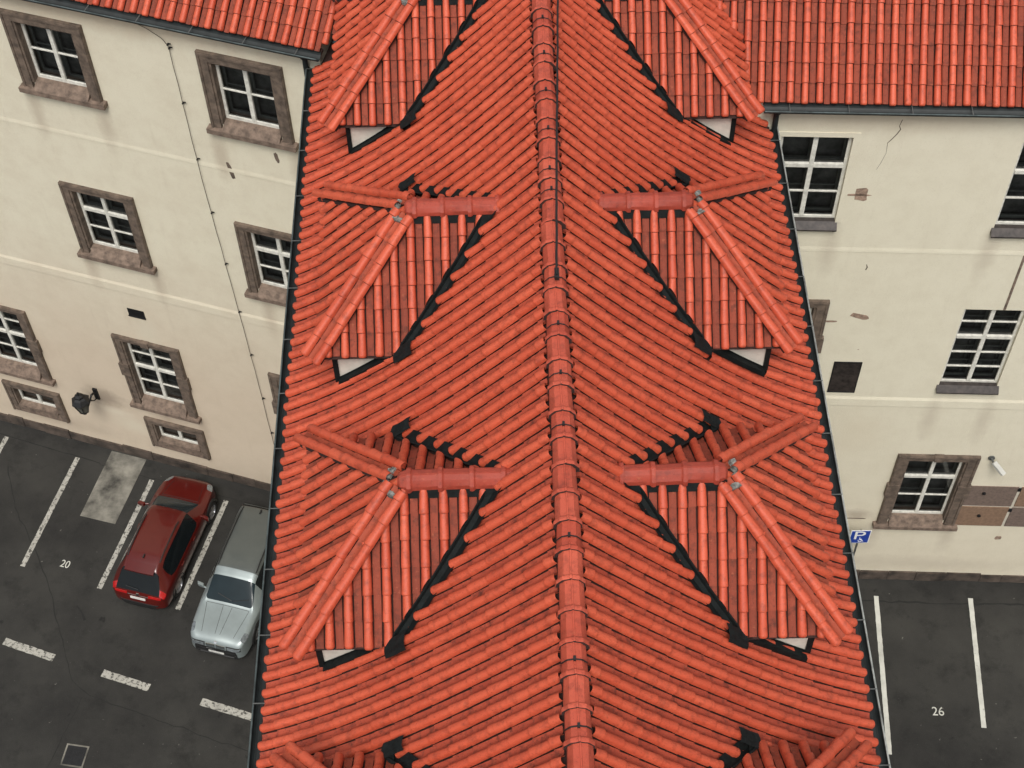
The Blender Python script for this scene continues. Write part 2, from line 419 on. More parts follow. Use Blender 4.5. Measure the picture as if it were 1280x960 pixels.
def ridge_piece(P, d, ax, up, L, w, h, t, mat, parent, clip=False, endcap=False):
    """angular ridge tile with a raised collar at its near end and a pressed centre rib"""
    prof = [(-.5, -.02), (-.47, .42), (-.28, .86), (-.045, 1.0), (-.03, 1.06), (.03, 1.06), (.045, 1.0), (.28, .86), (.47, .42), (.5, -.02)]
    mb = MB()
    def ring(x, k): return [P + d*x + ax*(p[0]*w*k) + up*(p[1]*h*k - (k-1)*h*.2) for p in prof]
    sts = [(0, 1.15), (.035, 1.19), (.065, 1.15), (.085, 1.02), (.10, .98), (L + .02, .95)]
    vs = []
    for x, k in sts: vs += ring(x, k)
    n = len(prof)
    fs = [(i*n+j, i*n+j+1, (i+1)*n+j+1, (i+1)*n+j) for i in range(len(sts)-1) for j in range(n-1)]
    mb.add(vs, fs, 0, t); mb.add(vs[:n], [tuple(range(n))], 1, t)  # collar's end face painted dark for the shadow line at the joint
    if endcap:
        vs = ring(0, 1.0) + ring(-.10, .78) + ring(-.14, .45)
        mb.add(vs, [(i*n+j, i*n+j+1, (i+1)*n+j+1, (i+1)*n+j) for i in range(2) for j in range(n-1)] + [tuple(range(2*n, 3*n))], 0, t)
    o = mb.build('ridge_tile', [mat, M['under']], parent, smooth=True, angle=30)
    if clip:
        c = MB(); x = L*.47
        A = [P + d*(x-.012) + ax*(p[0]*w*1.02) + up*(p[1]*h*1.02 + .006) for p in prof]; B = [q + d*.024 for q in A]
        c.strip(A, B); c.box(P + d*x + up*(h*1.12), ax*.018, d*.03, up*.03)
        ORG[o.name] = ORG.get(parent.name, Vector((0, 0, 0)))
        c.build('ridge_clip', M['cable'], o)
    return o
y = YA + .2; k = 0
while y < YB - .5:
    ridge_piece(Vector((X0 + rnd.gauss(0, .006), y, zm(0) - .035)), Vector((rnd.gauss(0, .012), 1, rnd.gauss(0, .006))), Vector((1, 0, 0)), Vector((0, 0, 1)), .475, .365, .20,
                min(1, max(0, rnd.gauss(.5, .22))), M['ridge'], main, clip=(k % 2 == (0 if y < 18 else 1)) and rnd.random() < .85)
    y += .475; k += 1

# eaves gutters
def gutter(parent, P0, P1, out, r, rim):
    """half round trough with a rolled rim and strap hooks"""
    mb = MB(); P0, P1, out = Vector(P0), Vector(P1), Vector(out); up = Vector((0, 0, 1)); d = (P1-P0).normalized()
    for k in range(10):
        a0, a1 = math.pi + math.pi*k/10, math.pi + math.pi*(k+1)/10
        for rr in (r, r*.93):
            q0 = out*(math.cos(a0)*rr) + up*(math.sin(a0)*rr); q1 = out*(math.cos(a1)*rr) + up*(math.sin(a1)*rr)
            mb.quad(P0+q0, P1+q0, P1+q1, P0+q1, 0)
    g = mb.build('gutter', M['gutter'], parent, smooth=True)
    ORG[g.name] = ORG[parent.name]
    m2 = MB(); m2.tube([P0 + out*r, P1 + out*r], .016, 8); m2.build('gutter_rim', rim, g, smooth=True)
    L = (P1-P0).length; x = .5
    while x < L:
        m3 = MB(); c = P0 + d*(x + rnd.uniform(-.05, .05))
        m3.box(c + up*.012, out*(r*1.05), d*.010, up*.004); x += 1.25
        m3.build('gutter_strap', M['steel'], g)
    return g
for sgn in (-1, 1):
    yend = 26.25 if sgn < 0 else 24.0
    gutter(main, (X0 + sgn*(UE + .06), YA, zm(UE) - .04), (X0 + sgn*(UE + .06), yend, zm(UE) - .04), (sgn, 0, 0), .135, M['rim'] if sgn > 0 else M['rim_dark'])
# walls below
mb = MB()
for sgn in (-1, 1):
    x = X0 + sgn*4.55
    mb.box((x - sgn*.2, 18.8, 9.1), (.2, 0, 0), (0, 14, 0), (0, 0, 9.1))
mb.box((X0, 5.0, 9.1), (4.3, 0, 0), (0, .2, 0), (0, 0, 9.1))
mb.poly([(X0-4.5, 4.85, 18.2), (X0+4.5, 4.85, 18.2), (X0, 4.85, 22.8)])
mb.build('wall', M['plaster_e'], main)
for sgn in (-1, 1):      # boarded eaves soffit
    mb = MB(); mb.box((X0 + sgn*4.70, 18.8, zm(UE) - .14), (.16, 0, 0), (0, 14, 0), (0, 0, .03)); mb.build('soffit', M['under'], main)

# dormers
def dormer(sgn, yc):
    dm = empty('dormer', (X0 + sgn*UW, yc, zm(UW)), 0, main)
    W = lambda u, v, z: Vector((X0 + sgn*u, yc + v, z))
    V3 = lambda u, v, z: Vector((sgn*u, v, z))
    Ls = math.hypot(HW, ZR-ZE); Lf = math.hypot(UF-UA, ZR-ZE)
    mb = MB()
    for e in (-1, 1):                                    # long slopes
        d = V3(0, e*HW, ZE-ZR).normalized(); n = V3(0, (ZR-ZE)*e, HW).normalized(); ax = V3(1, 0, 0)
        def fr(u, s): return W(u, 0, ZR) + d*s, d, ax, n
        def keep(u, s):
            f = s/Ls
            if u < .7 or u > UF - .02: return False
            if u > UA and f < (u-UA)/(UF-UA) + .02: return False
            z = ZR - (ZR-ZE)*f
            return z > zm(u) - .12 if u < UV + .25 else True
        sl = MB(); lay(sl, fr, [.92 + i*PITCH + (.08 if e > 0 else 0) for i in range(12)], keep, Ls, phase=Ls % COURSE, s0=.10)
        va, vb = W(VAL[0][0] + .085, 0, ZR), W(UV + .085, e*HW, ZE); dd = (vb - va); dd.z = 0
        no_ = Vector((dd.y, -dd.x, 0)).normalized()
        if no_.x*sgn > 0: no_ = -no_
        sl.cut(va, no_); mb.merge(sl)
        mb.add([W(.85, 0, ZR-.07), W(UA, 0, ZR-.07), W(UF, e*HW, ZE-.07), W(UV, e*HW, ZE-.07)] + [W(p[0], e*p[1], p[2]-.07) for p in VAL[-2:0:-1]],
               [tuple(range(4 + len(VAL) - 2))], 2)
    d = V3(UF-UA, 0, ZE-ZR).normalized(); n = V3(ZR-ZE, 0, UF-UA).normalized(); ax = V3(0, 1, 0)
    def fr2(v, s): return W(UA, v, ZR) + d*s, d, ax, n
    lay(mb, fr2, [-1.8 + i*PITCH for i in range(13)], lambda v, s: s/Lf > abs(v)/HW + .03 and abs(v) < HW - .05, Lf, phase=Lf % COURSE)
    mb.poly([W(UA, 0, ZR-.07), W(UF, HW, ZE-.07), W(UF, -HW, ZE-.07)], 2)
    # eaves boarding underneath, a step lower than the tiles
    mb.poly([W(UV-.1, HW-.02, ZE-.09), W(UF-.02, HW-.02, ZE-.09), W(UF-.02, -HW+.02, ZE-.09), W(UV-.1, -HW+.02, ZE-.09)], 2)
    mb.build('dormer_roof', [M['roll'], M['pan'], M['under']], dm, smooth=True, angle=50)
    for e in (-1, 1):
        h = MB()                                         # hip: two rolls with a tray between
        A = W(UA, 0, ZR); B = W(UF, e*HW, ZE); d = (B-A).normalized(); Lh = (B-A).length
        hx = V3(UF-UA, e*HW, 0).normalized(); ax = Vector((0, 0, 1)).cross(hx); n = ax.cross(d)
        if n.z < 0: n = -n
        fr3 = lambda a_, s: (A + d*s + ax*a_ + n*.085, d, ax, n)
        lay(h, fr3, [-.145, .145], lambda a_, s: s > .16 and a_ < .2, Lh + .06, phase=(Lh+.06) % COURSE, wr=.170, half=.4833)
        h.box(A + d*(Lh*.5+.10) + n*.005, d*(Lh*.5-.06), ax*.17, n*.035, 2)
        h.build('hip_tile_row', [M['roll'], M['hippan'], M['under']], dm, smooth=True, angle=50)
        # valley flashing: folded sheet, main roof side / fold / dormer side
        vf = MB()
        pm, pf, pd, pt = [], [], [], []
        for i, (u, v, z) in enumerate(VAL):
            j = .008*math.sin(i*1.3 + yc)
            uu = max(u, .62)
            pm.append(W(uu - .02, e*(v + .19 + j), zm(uu - .02) + .088)); pf.append(W(uu, e*(v + .03), z + .035))
            pd.append(W(uu + .075, e*v, z + .03)); pt.append(W(uu + .085 + j*.5, e*(v - .01), z + .112))
        vf.strip(pm, pf); vf.strip(pf, pd); vf.strip(pd, pt); vf.strip(pt, [p + V3(.025, -e*.01, -.012) for p in pt])
        # tongue lapping onto the tiles below the valley
        u, v, z = VAL[-1]
        rows = []
        for i in range(5):
            q = u - .20 + .08*i; base = .195 + .012*math.sin(i*1.9)
            rows.append([W(q + .035*math.sin(k*.8), e*(v - .06 + (.082 if e < 0 else .06)*k), zm(q) + base + .02*math.cos(k*1.57)) for k in range(5)])
        for i in range(4): vf.strip(rows[i], rows[i+1])
        vf.strip(rows[4], [p - Vector((0, 0, .06)) for p in rows[4]])
        vf.build('valley_flashing', M['flash'], dm)
        # plastered cheek wall and its flashing
        ck = MB(); ut = u_at(ZE - .045)
        tri = [(ut, ZE - .045), (UW, ZE - .045)] + [(UW - (UW-ut)*i/6, zm(UW - (UW-ut)*i/6)) for i in range(6)]
        ck.prism([W(u_, e*VW, z_) for u_, z_ in tri], V3(0, -e*.12, 0))
        c = ck.build('cheek_wall', M['cheek'], dm); 
        fl = MB(); us = [ut - .1 + (UW + .12 - ut)*i/8 for i in range(9)]
        lo = [W(u_, e*(VW + .17), zm(u_) + .155) for u_ in us]; mi = [W(u_, e*(VW + .012), zm(u_) + .10) for u_ in us]; hi = [W(u_, e*(VW + .012), min(zm(u_) + .14, ZE - .05)) for u_ in us]
        fl.strip(lo, mi); fl.strip(mi, hi); fl.strip(lo, [p - Vector((0, 0, .13)) for p in lo])
        fl.box(W(UW + .045, e*(VW - .02), (ZE + zm(UW))/2 - .03), V3(.045, 0, 0), V3(0, .06, 0), V3(0, 0, (ZE - zm(UW))/2 - .04))
        fl.build('cheek_flashing', M['flash'], dm)
    fw = MB(); fw.box(W(UW - .06, 0, (ZE + zm(UW))/2 - .08), V3(.06, 0, 0), V3(0, VW - .13, 0), V3(0, 0, (ZE - zm(UW))/2 + .02)); fw.build('front_wall', M['cheek'], dm)
    for i in range(4):
        ridge_piece(W(UA - .03 - i*.48, rnd.gauss(0, .006), ZR - .01 + rnd.gauss(0, .006)), V3(-1, rnd.gauss(0, .012), 0), V3(0, 1, 0), Vector((0, 0, 1)), .48, .36, .185, min(1, max(0, rnd.gauss(.5, .25))), M['dridge'], dm, endcap=(i == 0))
    mo = MB()                                            # rough mortar under the apex
    for i in range(26):
        aa = rnd.uniform(-1.35, 1.35)
        p = W(UA + .17 + .10*math.cos(aa) + rnd.uniform(-.03, .03), .25*math.sin(aa), ZR - .05 + rnd.uniform(-.02, .035)); r_ = rnd.uniform(.02, .042)
        mo.box(p, V3(r_, r_*.4, 0), V3(-r_*.4, r_, 0), V3(.01, 0, r_*.6))
    mo.build('mortar_bed', M['mortar'], dm, smooth=True)
    sk = MB()                                            # dark packing between the ridge tiles and the slopes
    for e in (-1, 1): sk.quad(W(.8, e*.14, ZR + .02), W(UA + .1, e*.14, ZR + .02), W(UA + .1, e*.23, ZR - .15), W(.8, e*.23, ZR - .15))
    sk.build('ridge_packing', M['flash'], dm)
for yc in DY:
    for sgn in (-1, 1): dormer(sgn, yc)

# ------------------------------------------------------------------ side wings
def wall_mesh(w, z1, holes, depth, mat, parent):
    """front wall with real openings, their reveals, and the plain sides behind"""
    mb = MB()
    ss = sorted({w.s0, w.s1, *[h[0] for h in holes], *[h[1] for h in holes]}); zs = sorted({0., z1, *[h[2] for h in holes], *[h[3] for h in holes]})
    P = lambda s, z, off=0.: w.A + w.t*s + w.n*off + Vector((0, 0, z))
    for i in range(len(ss)-1):
        for j in range(len(zs)-1):
            cs, cz = (ss[i]+ss[i+1])/2, (zs[j]+zs[j+1])/2
            if any(h[0] < cs < h[1] and h[2] < cz < h[3] for h in holes): continue
            mb.quad(P(ss[i], zs[j]), P(ss[i+1], zs[j]), P(ss[i+1], zs[j+1]), P(ss[i], zs[j+1]))
    for a0, a1, b0, b1 in holes:
        for q in (((a0, b0), (a1, b0)), ((a1, b0), (a1, b1)), ((a1, b1), (a0, b1)), ((a0, b1), (a0, b0))):
            mb.quad(P(*q[0]), P(*q[1]), P(*q[1], -depth), P(*q[0], -depth))
    D = 11.
    mb.quad(P(w.s0, 0), P(w.s0, z1), P(w.s0, z1, -D), P(w.s0, 0, -D)); mb.quad(P(w.s1, 0), P(w.s1, z1), P(w.s1, z1, -D), P(w.s1, 0, -D))
    mb.quad(P(w.s0, 0, -D), P(w.s1, 0, -D), P(w.s1, z1, -D), P(w.s0, z1, -D))
    return mb.build('wall', mat, parent)
def window(w, parent, outer, hole, transom, ub, lb, style='stone', blocks=False, curtain=False):
    """outer: surround rectangle, hole: opening (s0, s1, z0, z1); transom: fraction from the top (None = none)"""
    s0, s1, z0, z1 = hole; up = Vector((0, 0, 1))
    P = lambda s, z, off=0.: w.A + w.t*s + w.n*off + up*z
    win = empty('window', P((s0+s1)/2, z0), 0, parent)
    def bx(mb, a0, a1, b0, b1, o0, o1, m=0):
        mb.box(P((a0+a1)/2, (b0+b1)/2, (o0+o1)/2), w.t*((a1-a0)/2), w.n*((o1-o0)/2), up*((b1-b0)/2), m)
    if style == 'stone':
        S0, S1, Z0, Z1 = outer; mb = MB()
        bx(mb, S0, s0, Z0, Z1, .003, .09); bx(mb, s1, S1, Z0, Z1, .003, .09); bx(mb, s0, s1, z1, Z1, .003, .09)
        i = .09                                          # inner moulding step
        bx(mb, s0, s0+.06, z0, z1, -.22, .055); bx(mb, s1-.06, s1, z0, z1, -.22, .055); bx(mb, s0+.06, s1-.06, z1-.05, z1, -.22, .055)
        bx(mb, S0+.02, S0+.08, Z0, Z1, .09, .115); bx(mb, S1-.08, S1-.02, Z0, Z1, .09, .115); bx(mb, S0+.08, S1-.08, Z1-.08, Z1-.02, .09, .115)
        if blocks:
            zc = (Z0+Z1)/2 + .1
            for a0, a1 in ((S0-.05, s0+.02), (s1-.02, S1+.05)): bx(mb, a0, a1, zc-.34, zc+.22, .004, .125)
            c = (S0+S1)/2; bx(mb, c-.13, c+.13, Z1-.20, Z1+.02, .004, .13)
        mb.build('stone_surround', M['stone'], win)
        mb = MB()
        if z0 - Z0 > .3:
            bx(mb, s0, s1, Z0, z0-.06, .004, .09); bx(mb, s0+.062, s1-.062, z0-.06, z0+.032, -.27, .10)
        else:
            bx(mb, S0-.09, S1+.09, Z0-.14, Z0, .003, .20); bx(mb, S0-.04, S1+.04, Z0-.22, Z0-.14, .003, .13)
            mb.prism([P(s0+.062, z0+.05, -.28), P(s0+.062, z0+.012, .02), P(s0+.062, Z0+.004, .185), P(s0+.062, Z0-.06, .12), P(s0+.062, z0-.1, -.28)], w.t*(s1-s0-.124))
        mb.build('sill', M['stone2'], win)
        a0, a1, b0, b1, fd = s0+.06, s1-.06, z0+.03, z1-.05, -.13
    else:
        mb = MB()
        if style == 'band':
            S0, S1, Z0, Z1 = outer
            bx(mb, S0, s0, z0, Z1, .003, .022); bx(mb, s1, S1, z0, Z1, .003, .022); bx(mb, s0, s1, z1, Z1, .003, .022)
            mb.build('plaster_surround', M['plaster_e'], win)
        mb = MB()
        mb.prism([P(s0-.05, z0+.045, -.27), P(s0-.05, z0+.012, .004), P(s0-.05, z0-.13, .15), P(s0-.05, z0-.17, .15), P(s0-.05, z0-.15, .004), P(s0-.05, z0-.10, -.27)], w.t*(s1-s0+.10))
        mb.build('sill', M['sillm'], win)
        a0, a1, b0, b1, fd = s0, s1, z0, z1, -.10
    def sash(mb, d0, d1, fw, k=1.):
        bx(mb, a0, a0+fw, b0, b1, d0, d1); bx(mb, a1-fw, a1, b0, b1, d0, d1); bx(mb, a0+fw, a1-fw, b1-fw, b1, d0, d1); bx(mb, a0+fw, a1-fw, b0, b0+fw*1.3, d0, d1)
        c = (a0+a1)/2; bx(mb, c-fw*.75, c+fw*.75, b0+fw*1.3, b1-fw, d0, d1+.012)
        segs = [(b0+fw*1.3, b1-fw)]
        if transom is not None:
            zt = b1 - (b1-b0)*transom
            for q0, q1 in ((a0+fw, c-fw*.75), (c+fw*.75, a1-fw)): bx(mb, q0, q1, zt-.05, zt+.05, d0, d1+.03)
            segs = [(b0+fw*1.3, zt-.05), (zt+.05, b1-fw)]
        for (y0, y1), nb in zip(segs, (lb, ub)):
            for k_ in range(nb):
                zz = y0 + (y1-y0)*(k_+1)/(nb+1)
                for q0, q1 in ((a0+fw, c-fw*.75), (c+fw*.75, a1-fw)): bx(mb, q0, q1, zz-.017, zz+.017, d0+.01, d1-.005)
    mb = MB(); sash(mb, fd-.07, fd, .068); mb.build('frame', M['white'], win)
    mb = MB(); mb.quad(P(a0+.03, b0+.03, fd-.04), P(a1-.03, b0+.03, fd-.04), P(a1-.03, b1-.03, fd-.04), P(a0+.03, b1-.03, fd-.04)); mb.build('pane', M['glass'], win)
    mb = MB(); sash(mb, fd-.235, fd-.195, .10); mb.build('inner_frame', M['grey'], win)
    mb = MB(); bx(mb, a0-.1, a1+.1, b0-.1, b1+.1, fd-.40, fd-.35); bx(mb, a0-.1, a1+.1, b0-.2, b0-.02, fd-.35, fd-.24)
    if curtain:
        q = a0 + .1
        while q < a1 - .1:
            ww = rnd.uniform(.06, .16)
            if rnd.random() < .62: bx(mb, q, q+ww, b0+.1, b1-.1, fd-.34, fd-.32 + rnd.uniform(0, .03), 1)
            q += ww + .03
    mb.build('dark_interior', [M['dark'], M['curtain']], win)
    return win
def wing_common(w, parent, mat, holes, z_band, z_line):
    up = Vector((0, 0, 1)); P = lambda s, z, off=0.: w.A + w.t*s + w.n*off + up*z
    wall_mesh(w, w.ze - .10, holes, .26, mat, parent)
    mb = MB(); s = w.s0                                   # plinth of rough stone blocks
    while s < w.s1:
        L = rnd.uniform(.5, 1.1); e = min(w.s1, s+L); h = .40 + rnd.uniform(-.05, .05); o = .05 + rnd.uniform(-.012, .02)
        mb.box(P((s+e)/2, h/2, o/2), w.t*((e-s)/2 - .008), w.n*(o/2), up*(h/2)); s = e
    mb.build('plinth', M['plinth'], parent)
    mb = MB(); L2 = (w.s1-w.s0)/2; c = (w.s0+w.s1)/2       # string courses
    mb.prism([P(w.s0, z_band-.17, .002), P(w.s0, z_band-.17, .030), P(w.s0, z_band+.10, .026), P(w.s0, z_band+.20, .002)], w.t*(2*L2))
    mb.prism([P(w.s0, z_line-.03, .002), P(w.s0, z_line-.03, .014), P(w.s0, z_line+.04, .010), P(w.s0, z_line+.12, .001)], w.t*(2*L2))
    mb.build('string_course', mat, parent)
    # roof
    rb = MB(); L = 6.4
    def fr(a_, s_): return P(a_, w.ze, w.over) - w.d*(L - s_) + w.up*0, w.d, w.t, w.up
    def keep(a_, s_):
        q, *_ = fr(a_, s_); u = abs(q.x - X0)
        return not (u < UE + .12 and zm(u) > q.z - .50) and not (w is LW and q.x > X0) and not (w is RW and q.x < X0)
    n = int((w.s1 + 5 - w.s0)/PITCH)
    if w is LW: cols = [w.s0 + i*PITCH for i in range(n)]
    else: cols = [w.s1 - i*PITCH for i in range(n + 12)]
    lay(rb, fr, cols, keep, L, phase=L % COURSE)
    e0, e1 = (w.s0, w.s1 - .3) if w is LW else (w.s0 + .5, w.s1)
    pk = lambda s_, k: fr(s_, k)[0] - w.up*.075
    ex = 4.6
    rb.quad(pk(e0, 0), pk(e1, 0), pk(e1, L), pk(e0, L), 2)
    if w is LW: rb.add([pk(e1, 0), pk(e1 + ex, 0), pk(e1, L)], [(0, 1, 2)], 2)
    else: rb.add([pk(e0, 0), pk(e0 - ex, 0), pk(e0, L)], [(0, 1, 2)], 2)
    top = P(0, 0).z + fr(0, 0)[0].z
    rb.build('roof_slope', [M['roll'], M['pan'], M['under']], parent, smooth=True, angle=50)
    bb = MB(); q0, q1 = pk(e0, 0), pk(e1, 0); bk = -w.n*6.0 + up*-4.4; bb.quad(q0, q1, q1 + bk, q0 + bk)
    bb.build('rear_roof_slope', M['roll'], parent)
    # eaves box and gutter
    s0, s1 = (w.s0, 13.72) if w is LW else (-5.02, w.s1)
    mb = MB(); mb.box(P((s0+s1)/2, w.ze - .09, .07), w.t*((s1-s0)/2), w.n*.066, up*.035); mb.build('soffit', M['under'], parent)
    gutter(parent, P(s0, w.ze - .04, w.over + .10), P(s1, w.ze - .04, w.over + .10), w.n, .13, M['rim_dark'])
    # metal valley against the main roof
    vm = MB(); a1_, b1_, c1_ = [], [], []
    sg = -1 if w is LW else 1
    for i in range(20):
        u = UE - .06 - i*.2; X = X0 + sg*u
        lo, hi = 20., 40.
        for _ in range(40):
            mid = (lo+hi)/2
            if wing_z(w, X, mid) > zm(u) + .36: hi = mid
            else: lo = mid
        if -(Vector((X, lo, 0)) - w.A).dot(w.n) < -.05: continue
        z = zm(u)
        a1_.append(Vector((X - sg*.17, lo - .02, zm(u - .17) + .03))); b1_.append(Vector((X, lo, z - .02))); c1_.append(Vector((X + sg*.2, lo + .0, wing_z(w, X + sg*.2, lo) + .03)))
    vm.strip(a1_, b1_); vm.strip(b1_, c1_); vm.build('valley_sheet', M['valley'], parent)
    p = P((13.3 if w is LW else -4.72), 0, .12)
    hb = MB(); hb.tube([p + up*(w.ze - .16), p + up*(w.ze - .30), p + up*(w.ze - .34), p + up*(w.ze - 1.3)], [.12, .10, .06, .06], 12)
    hb.build('rainwater_head', M['gutter'], parent)

# west wing -------------------------------------------------------
west = tag(empty('building', (LW.A + LW.t*6 - LW.n*4)), 'cream plastered wing with brown stone window surrounds behind the two parked cars', 'building')
C1, C2, C3 = 1.76, 6.70, 11.62
wl = []
for c in (C2, C3): wl.append(((c-1.04, c+1.04, 16.22, 18.52), (c-.78, c+.78, 16.36, 18.26), None, 0, 0, False))
for c in (C2, C3): wl.append(((c-1.04, c+1.06, 10.22, 12.88), (c-.80, c+.80, 10.40, 12.68), .36, 0, 1, True))
for c in (C1, C2, C3): wl.append(((c-1.05, c+1.08, 3.28, 6.58), (c-.80, c+.80, 3.52, 6.40), .46, 1, 1, True))
for c in (C1, C2): wl.append(((c-.90, c+1.10, 1.02, 2.52), (c-.66, c+.86, 1.36, 2.28), None, 0, 0, False))
# the top storey windows have a glazing bar across the middle, as a thin transom
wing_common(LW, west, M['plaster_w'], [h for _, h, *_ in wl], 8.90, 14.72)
for o, h, tr, ub, lb, bl in wl:
    top = o[3] > 17
    window(LW, west, o, h, tr, 1 if top else ub, 1 if top else lb, 'stone', bl and o[3] < 8 or bl and False)
PL = lambda s, z, off=0.: LW.A + LW.t*s + LW.n*off + Vector((0, 0, z))
mb = MB(); mb.box(PL(6.72, 7.84, .006), LW.t*.26, LW.n*.004, Vector((0, 0, .17))); mb.box(PL(6.72, 7.69, .02), LW.t*.27, LW.n*.02, Vector((0, 0, .012)))
mb.build('vent_opening', M['iron'], west)
def blotch(parent, fn, s, z, w_, h_, mat, off, name='plaster_patch', ang=0., jag=.25, n=14):
    pts = []
    for k in range(n):
        q = 2*math.pi*k/n; r_ = 1 + rnd.uniform(-jag, jag); c_, s_ = math.cos(q)*r_, math.sin(q)*r_
        c_ = math.copysign(abs(c_)**.6, c_); s_ = math.copysign(abs(s_)**.6, s_)
        x, y_ = c_*w_/2, s_*h_/2
        pts.append(fn(s + x*math.cos(ang) - y_*math.sin(ang), z + x*math.sin(ang) + y_*math.cos(ang), .001))
    mb = MB(); mb.prism(pts, fn(0, 0, off) - fn(0, 0, 0)); return mb.build(name, mat, parent)
for s, z, w_, h_ in ((10.78, 14.72, .11, .55), (12.1, 15.55, .10, .32)): blotch(west, PL, s, z, w_, h_, M['stone'], .004, ang=.15)
# east wing -------------------------------------------------------
east = tag(empty('building', (RW.A + RW.t*2 - RW.n*4)), 'pale cream wing with tall white windows above the marked bay 26', 'building')
PR = lambda s, z, off=0.: RW.A + RW.t*s + RW.n*off + Vector((0, 0, z))
wr = [((-4.65, -2.86, 15.9, 18.58), (-4.52, -3.0, 15.82, 18.45), .36, 0, 1, 'band', False, False),
      ((.42, 2.35, 15.8, 18.5), (.57, 2.15, 15.72, 18.38), .36, 0, 1, 'plain', False, False),
      ((.4, 2.1, 9.8, 12.9), (.55, 2.02, 9.82, 12.85), .38, 1, 2, 'plain', False, True),
      ((.10, 2.32, 3.24, 6.70), (.38, 2.02, 3.46, 6.48), .34, 0, 1, 'stone', True, False),
      ((-4.9, -2.70, 9.72, 13.10), (-4.62, -2.98, 9.95, 12.88), .34, 0, 1, 'stone', True, False)]
wing_common(RW, east, M['plaster_e'], [h for _, h, *_ in wr], 9.05, 14.86)
for o, h, tr, ub, lb, st, bl, cu in wr: window(RW, east, o, h, tr, ub, lb, st, bl, cu)
mb = MB(); mb.box(PR(-1.88, 10.06, .006), RW.t*.33, RW.n*.005, Vector((0, 0, .61)))
for q in ((-.34, 0, .012, .63), (.34, 0, .012, .63), (0, .62, .35, .014), (0, -.62, .35, .014)): mb.box(PR(-1.88 + q[0], 10.06 + q[1], .012), RW.t*q[2], RW.n*.012, Vector((0, 0, q[3])), 1)
mb.build('vent_grille', [M['sillm'], M['iron']], east)
jt = MB(); jt.box(PR(3.9, 4.21, .004), RW.t*1.58, RW.n*.003, Vector((0, 0, 1.02))); jt.build('panel_backing', M['joint'], east)
for i, (a0, a1, b0, b1, m_) in enumerate(((2.34, 3.70, 4.25, 5.23, 'slate1'), (2.34, 3.68, 3.19, 4.17, 'slate2'), (3.79, 5.46, 4.25, 5.23, 'slate2'), (3.77, 5.46, 3.19, 4.17, 'slate1'))):
    mb = MB(); c = PR((a0+a1)/2, (b0+b1)/2, .022); mb.box(c, RW.t*((a1-a0)/2), RW.n*.014, Vector((0, 0, (b1-b0)/2)))
    p = mb.build('wall_panel', M[m_], east)
    ORG[p.name] = ORG[east.name]
    if i < 2:
        b_ = MB(); q = PR(a0 + .46 + .12*i, b1 - .32 - .1*i, .03); b_.tube([q, q + RW.n*.05], .05, 10); b_.build('fixing_stud', M['iron'], p)
    b_ = MB(); q = PR(3.735, b0 + .85, .012); b_.box(q, RW.t*.05, RW.n*.03, Vector((0, 0, .07))); 
    if i < 2: b_.build('fixing_clip', M['iron'], p)
for s, z, w_, h_, an in ((-2.55, 16.72, .28, .42, 0), (-2.62, 16.70, .55, .07, 0), (-1.90, 12.50, .48, .17, -.35), (-2.62, 12.28, .42, .07, 0), (3.76, 2.5, .18, .2, 0), (-1.72, 11.2, .05, .02, 0)):
    blotch(east, PR, s, z, w_, h_, M['brick'], .004, ang=an, n=10)
blotch(east, PR, -.55, 3.35, .75, .04, M['stone'], .004, jag=.4)
def crack(parent, fn, pts, wd, mat):
    mb = MB(); A = [fn(s-wd*rnd.uniform(.3, 1), z, .004) for s, z in pts]; B = [fn(s+wd*rnd.uniform(.3, 1), z, .004) for s, z in pts]
    mb.strip(A, B); return mb.build('plaster_crack', mat, parent)
M['crk'] = simple('crack_brown', (.10, .075, .055), .95)  # plain dark brown of the plaster cracks
crack(east, PR, [(-2.07, 18.98), (-2.10, 18.8), (-2.06, 18.7), (-2.12, 18.55), (-2.2, 18.4), (-2.26, 18.3)], .014, M['crk'])
crack(east, PR, [(-2.26, 18.3), (-2.24, 18.0), (-2.3, 17.7), (-2.36, 17.5)], .008, M['crk'])
crack(east, PR, [(-2.05, 14.4), (-2.02, 14.3), (-2.04, 14.2)], .022, M['crk'])
mb = MB(); mb.box(PR(1.485, 13.85, .006), RW.t*.03, RW.n*.005, Vector((0, 0, .98))); mb.build('conduit', M['stone2'], east)

# ------------------------------------------------------------------ things on the walls and the roof
# lightning wire with clips
wire = empty('lightning_wire', PL(10.0, 10)); tag(wire, 'thin rusty lightning wire clipped down the cream wall between the window columns', 'wire')
wp = [(9.16, 18.98), (9.45, 18.88), (9.78, 18.68), (9.90, 18.50), (9.92, 18.40), (9.93, 16.74), (9.95, 14.91), (9.99, 13.03), (10.04, 11.09), (10.10, 9.13), (10.15, 7.24), (10.20, 5.19), (10.22, 3.45), (10.25, .4)]
fp = []
for (s, z), (s2, z2) in zip(wp, wp[1:]):
    for k in range(3): fp.append(PL(s + (s2-s)*k/3 + (0 if k == 0 else rnd.uniform(-.012, .012)), z + (z2-z)*k/3, .055))
fp.append(PL(*wp[-1], .055))
mb = MB(); mb.tube(fp, .008, 6); mb.build('wire_run', M['wire'], wire)
for s, z in wp[3:13]:
    mb = MB(); mb.box(PL(s, z, .035), LW.t*.018, LW.n*.034, Vector((0, 0, .016))); mb.box(PL(s + .05, z + .05, .05), LW.t*.035, LW.n*.01, Vector((0, 0, .012))); mb.build('wire_clip', M['iron'], wire)
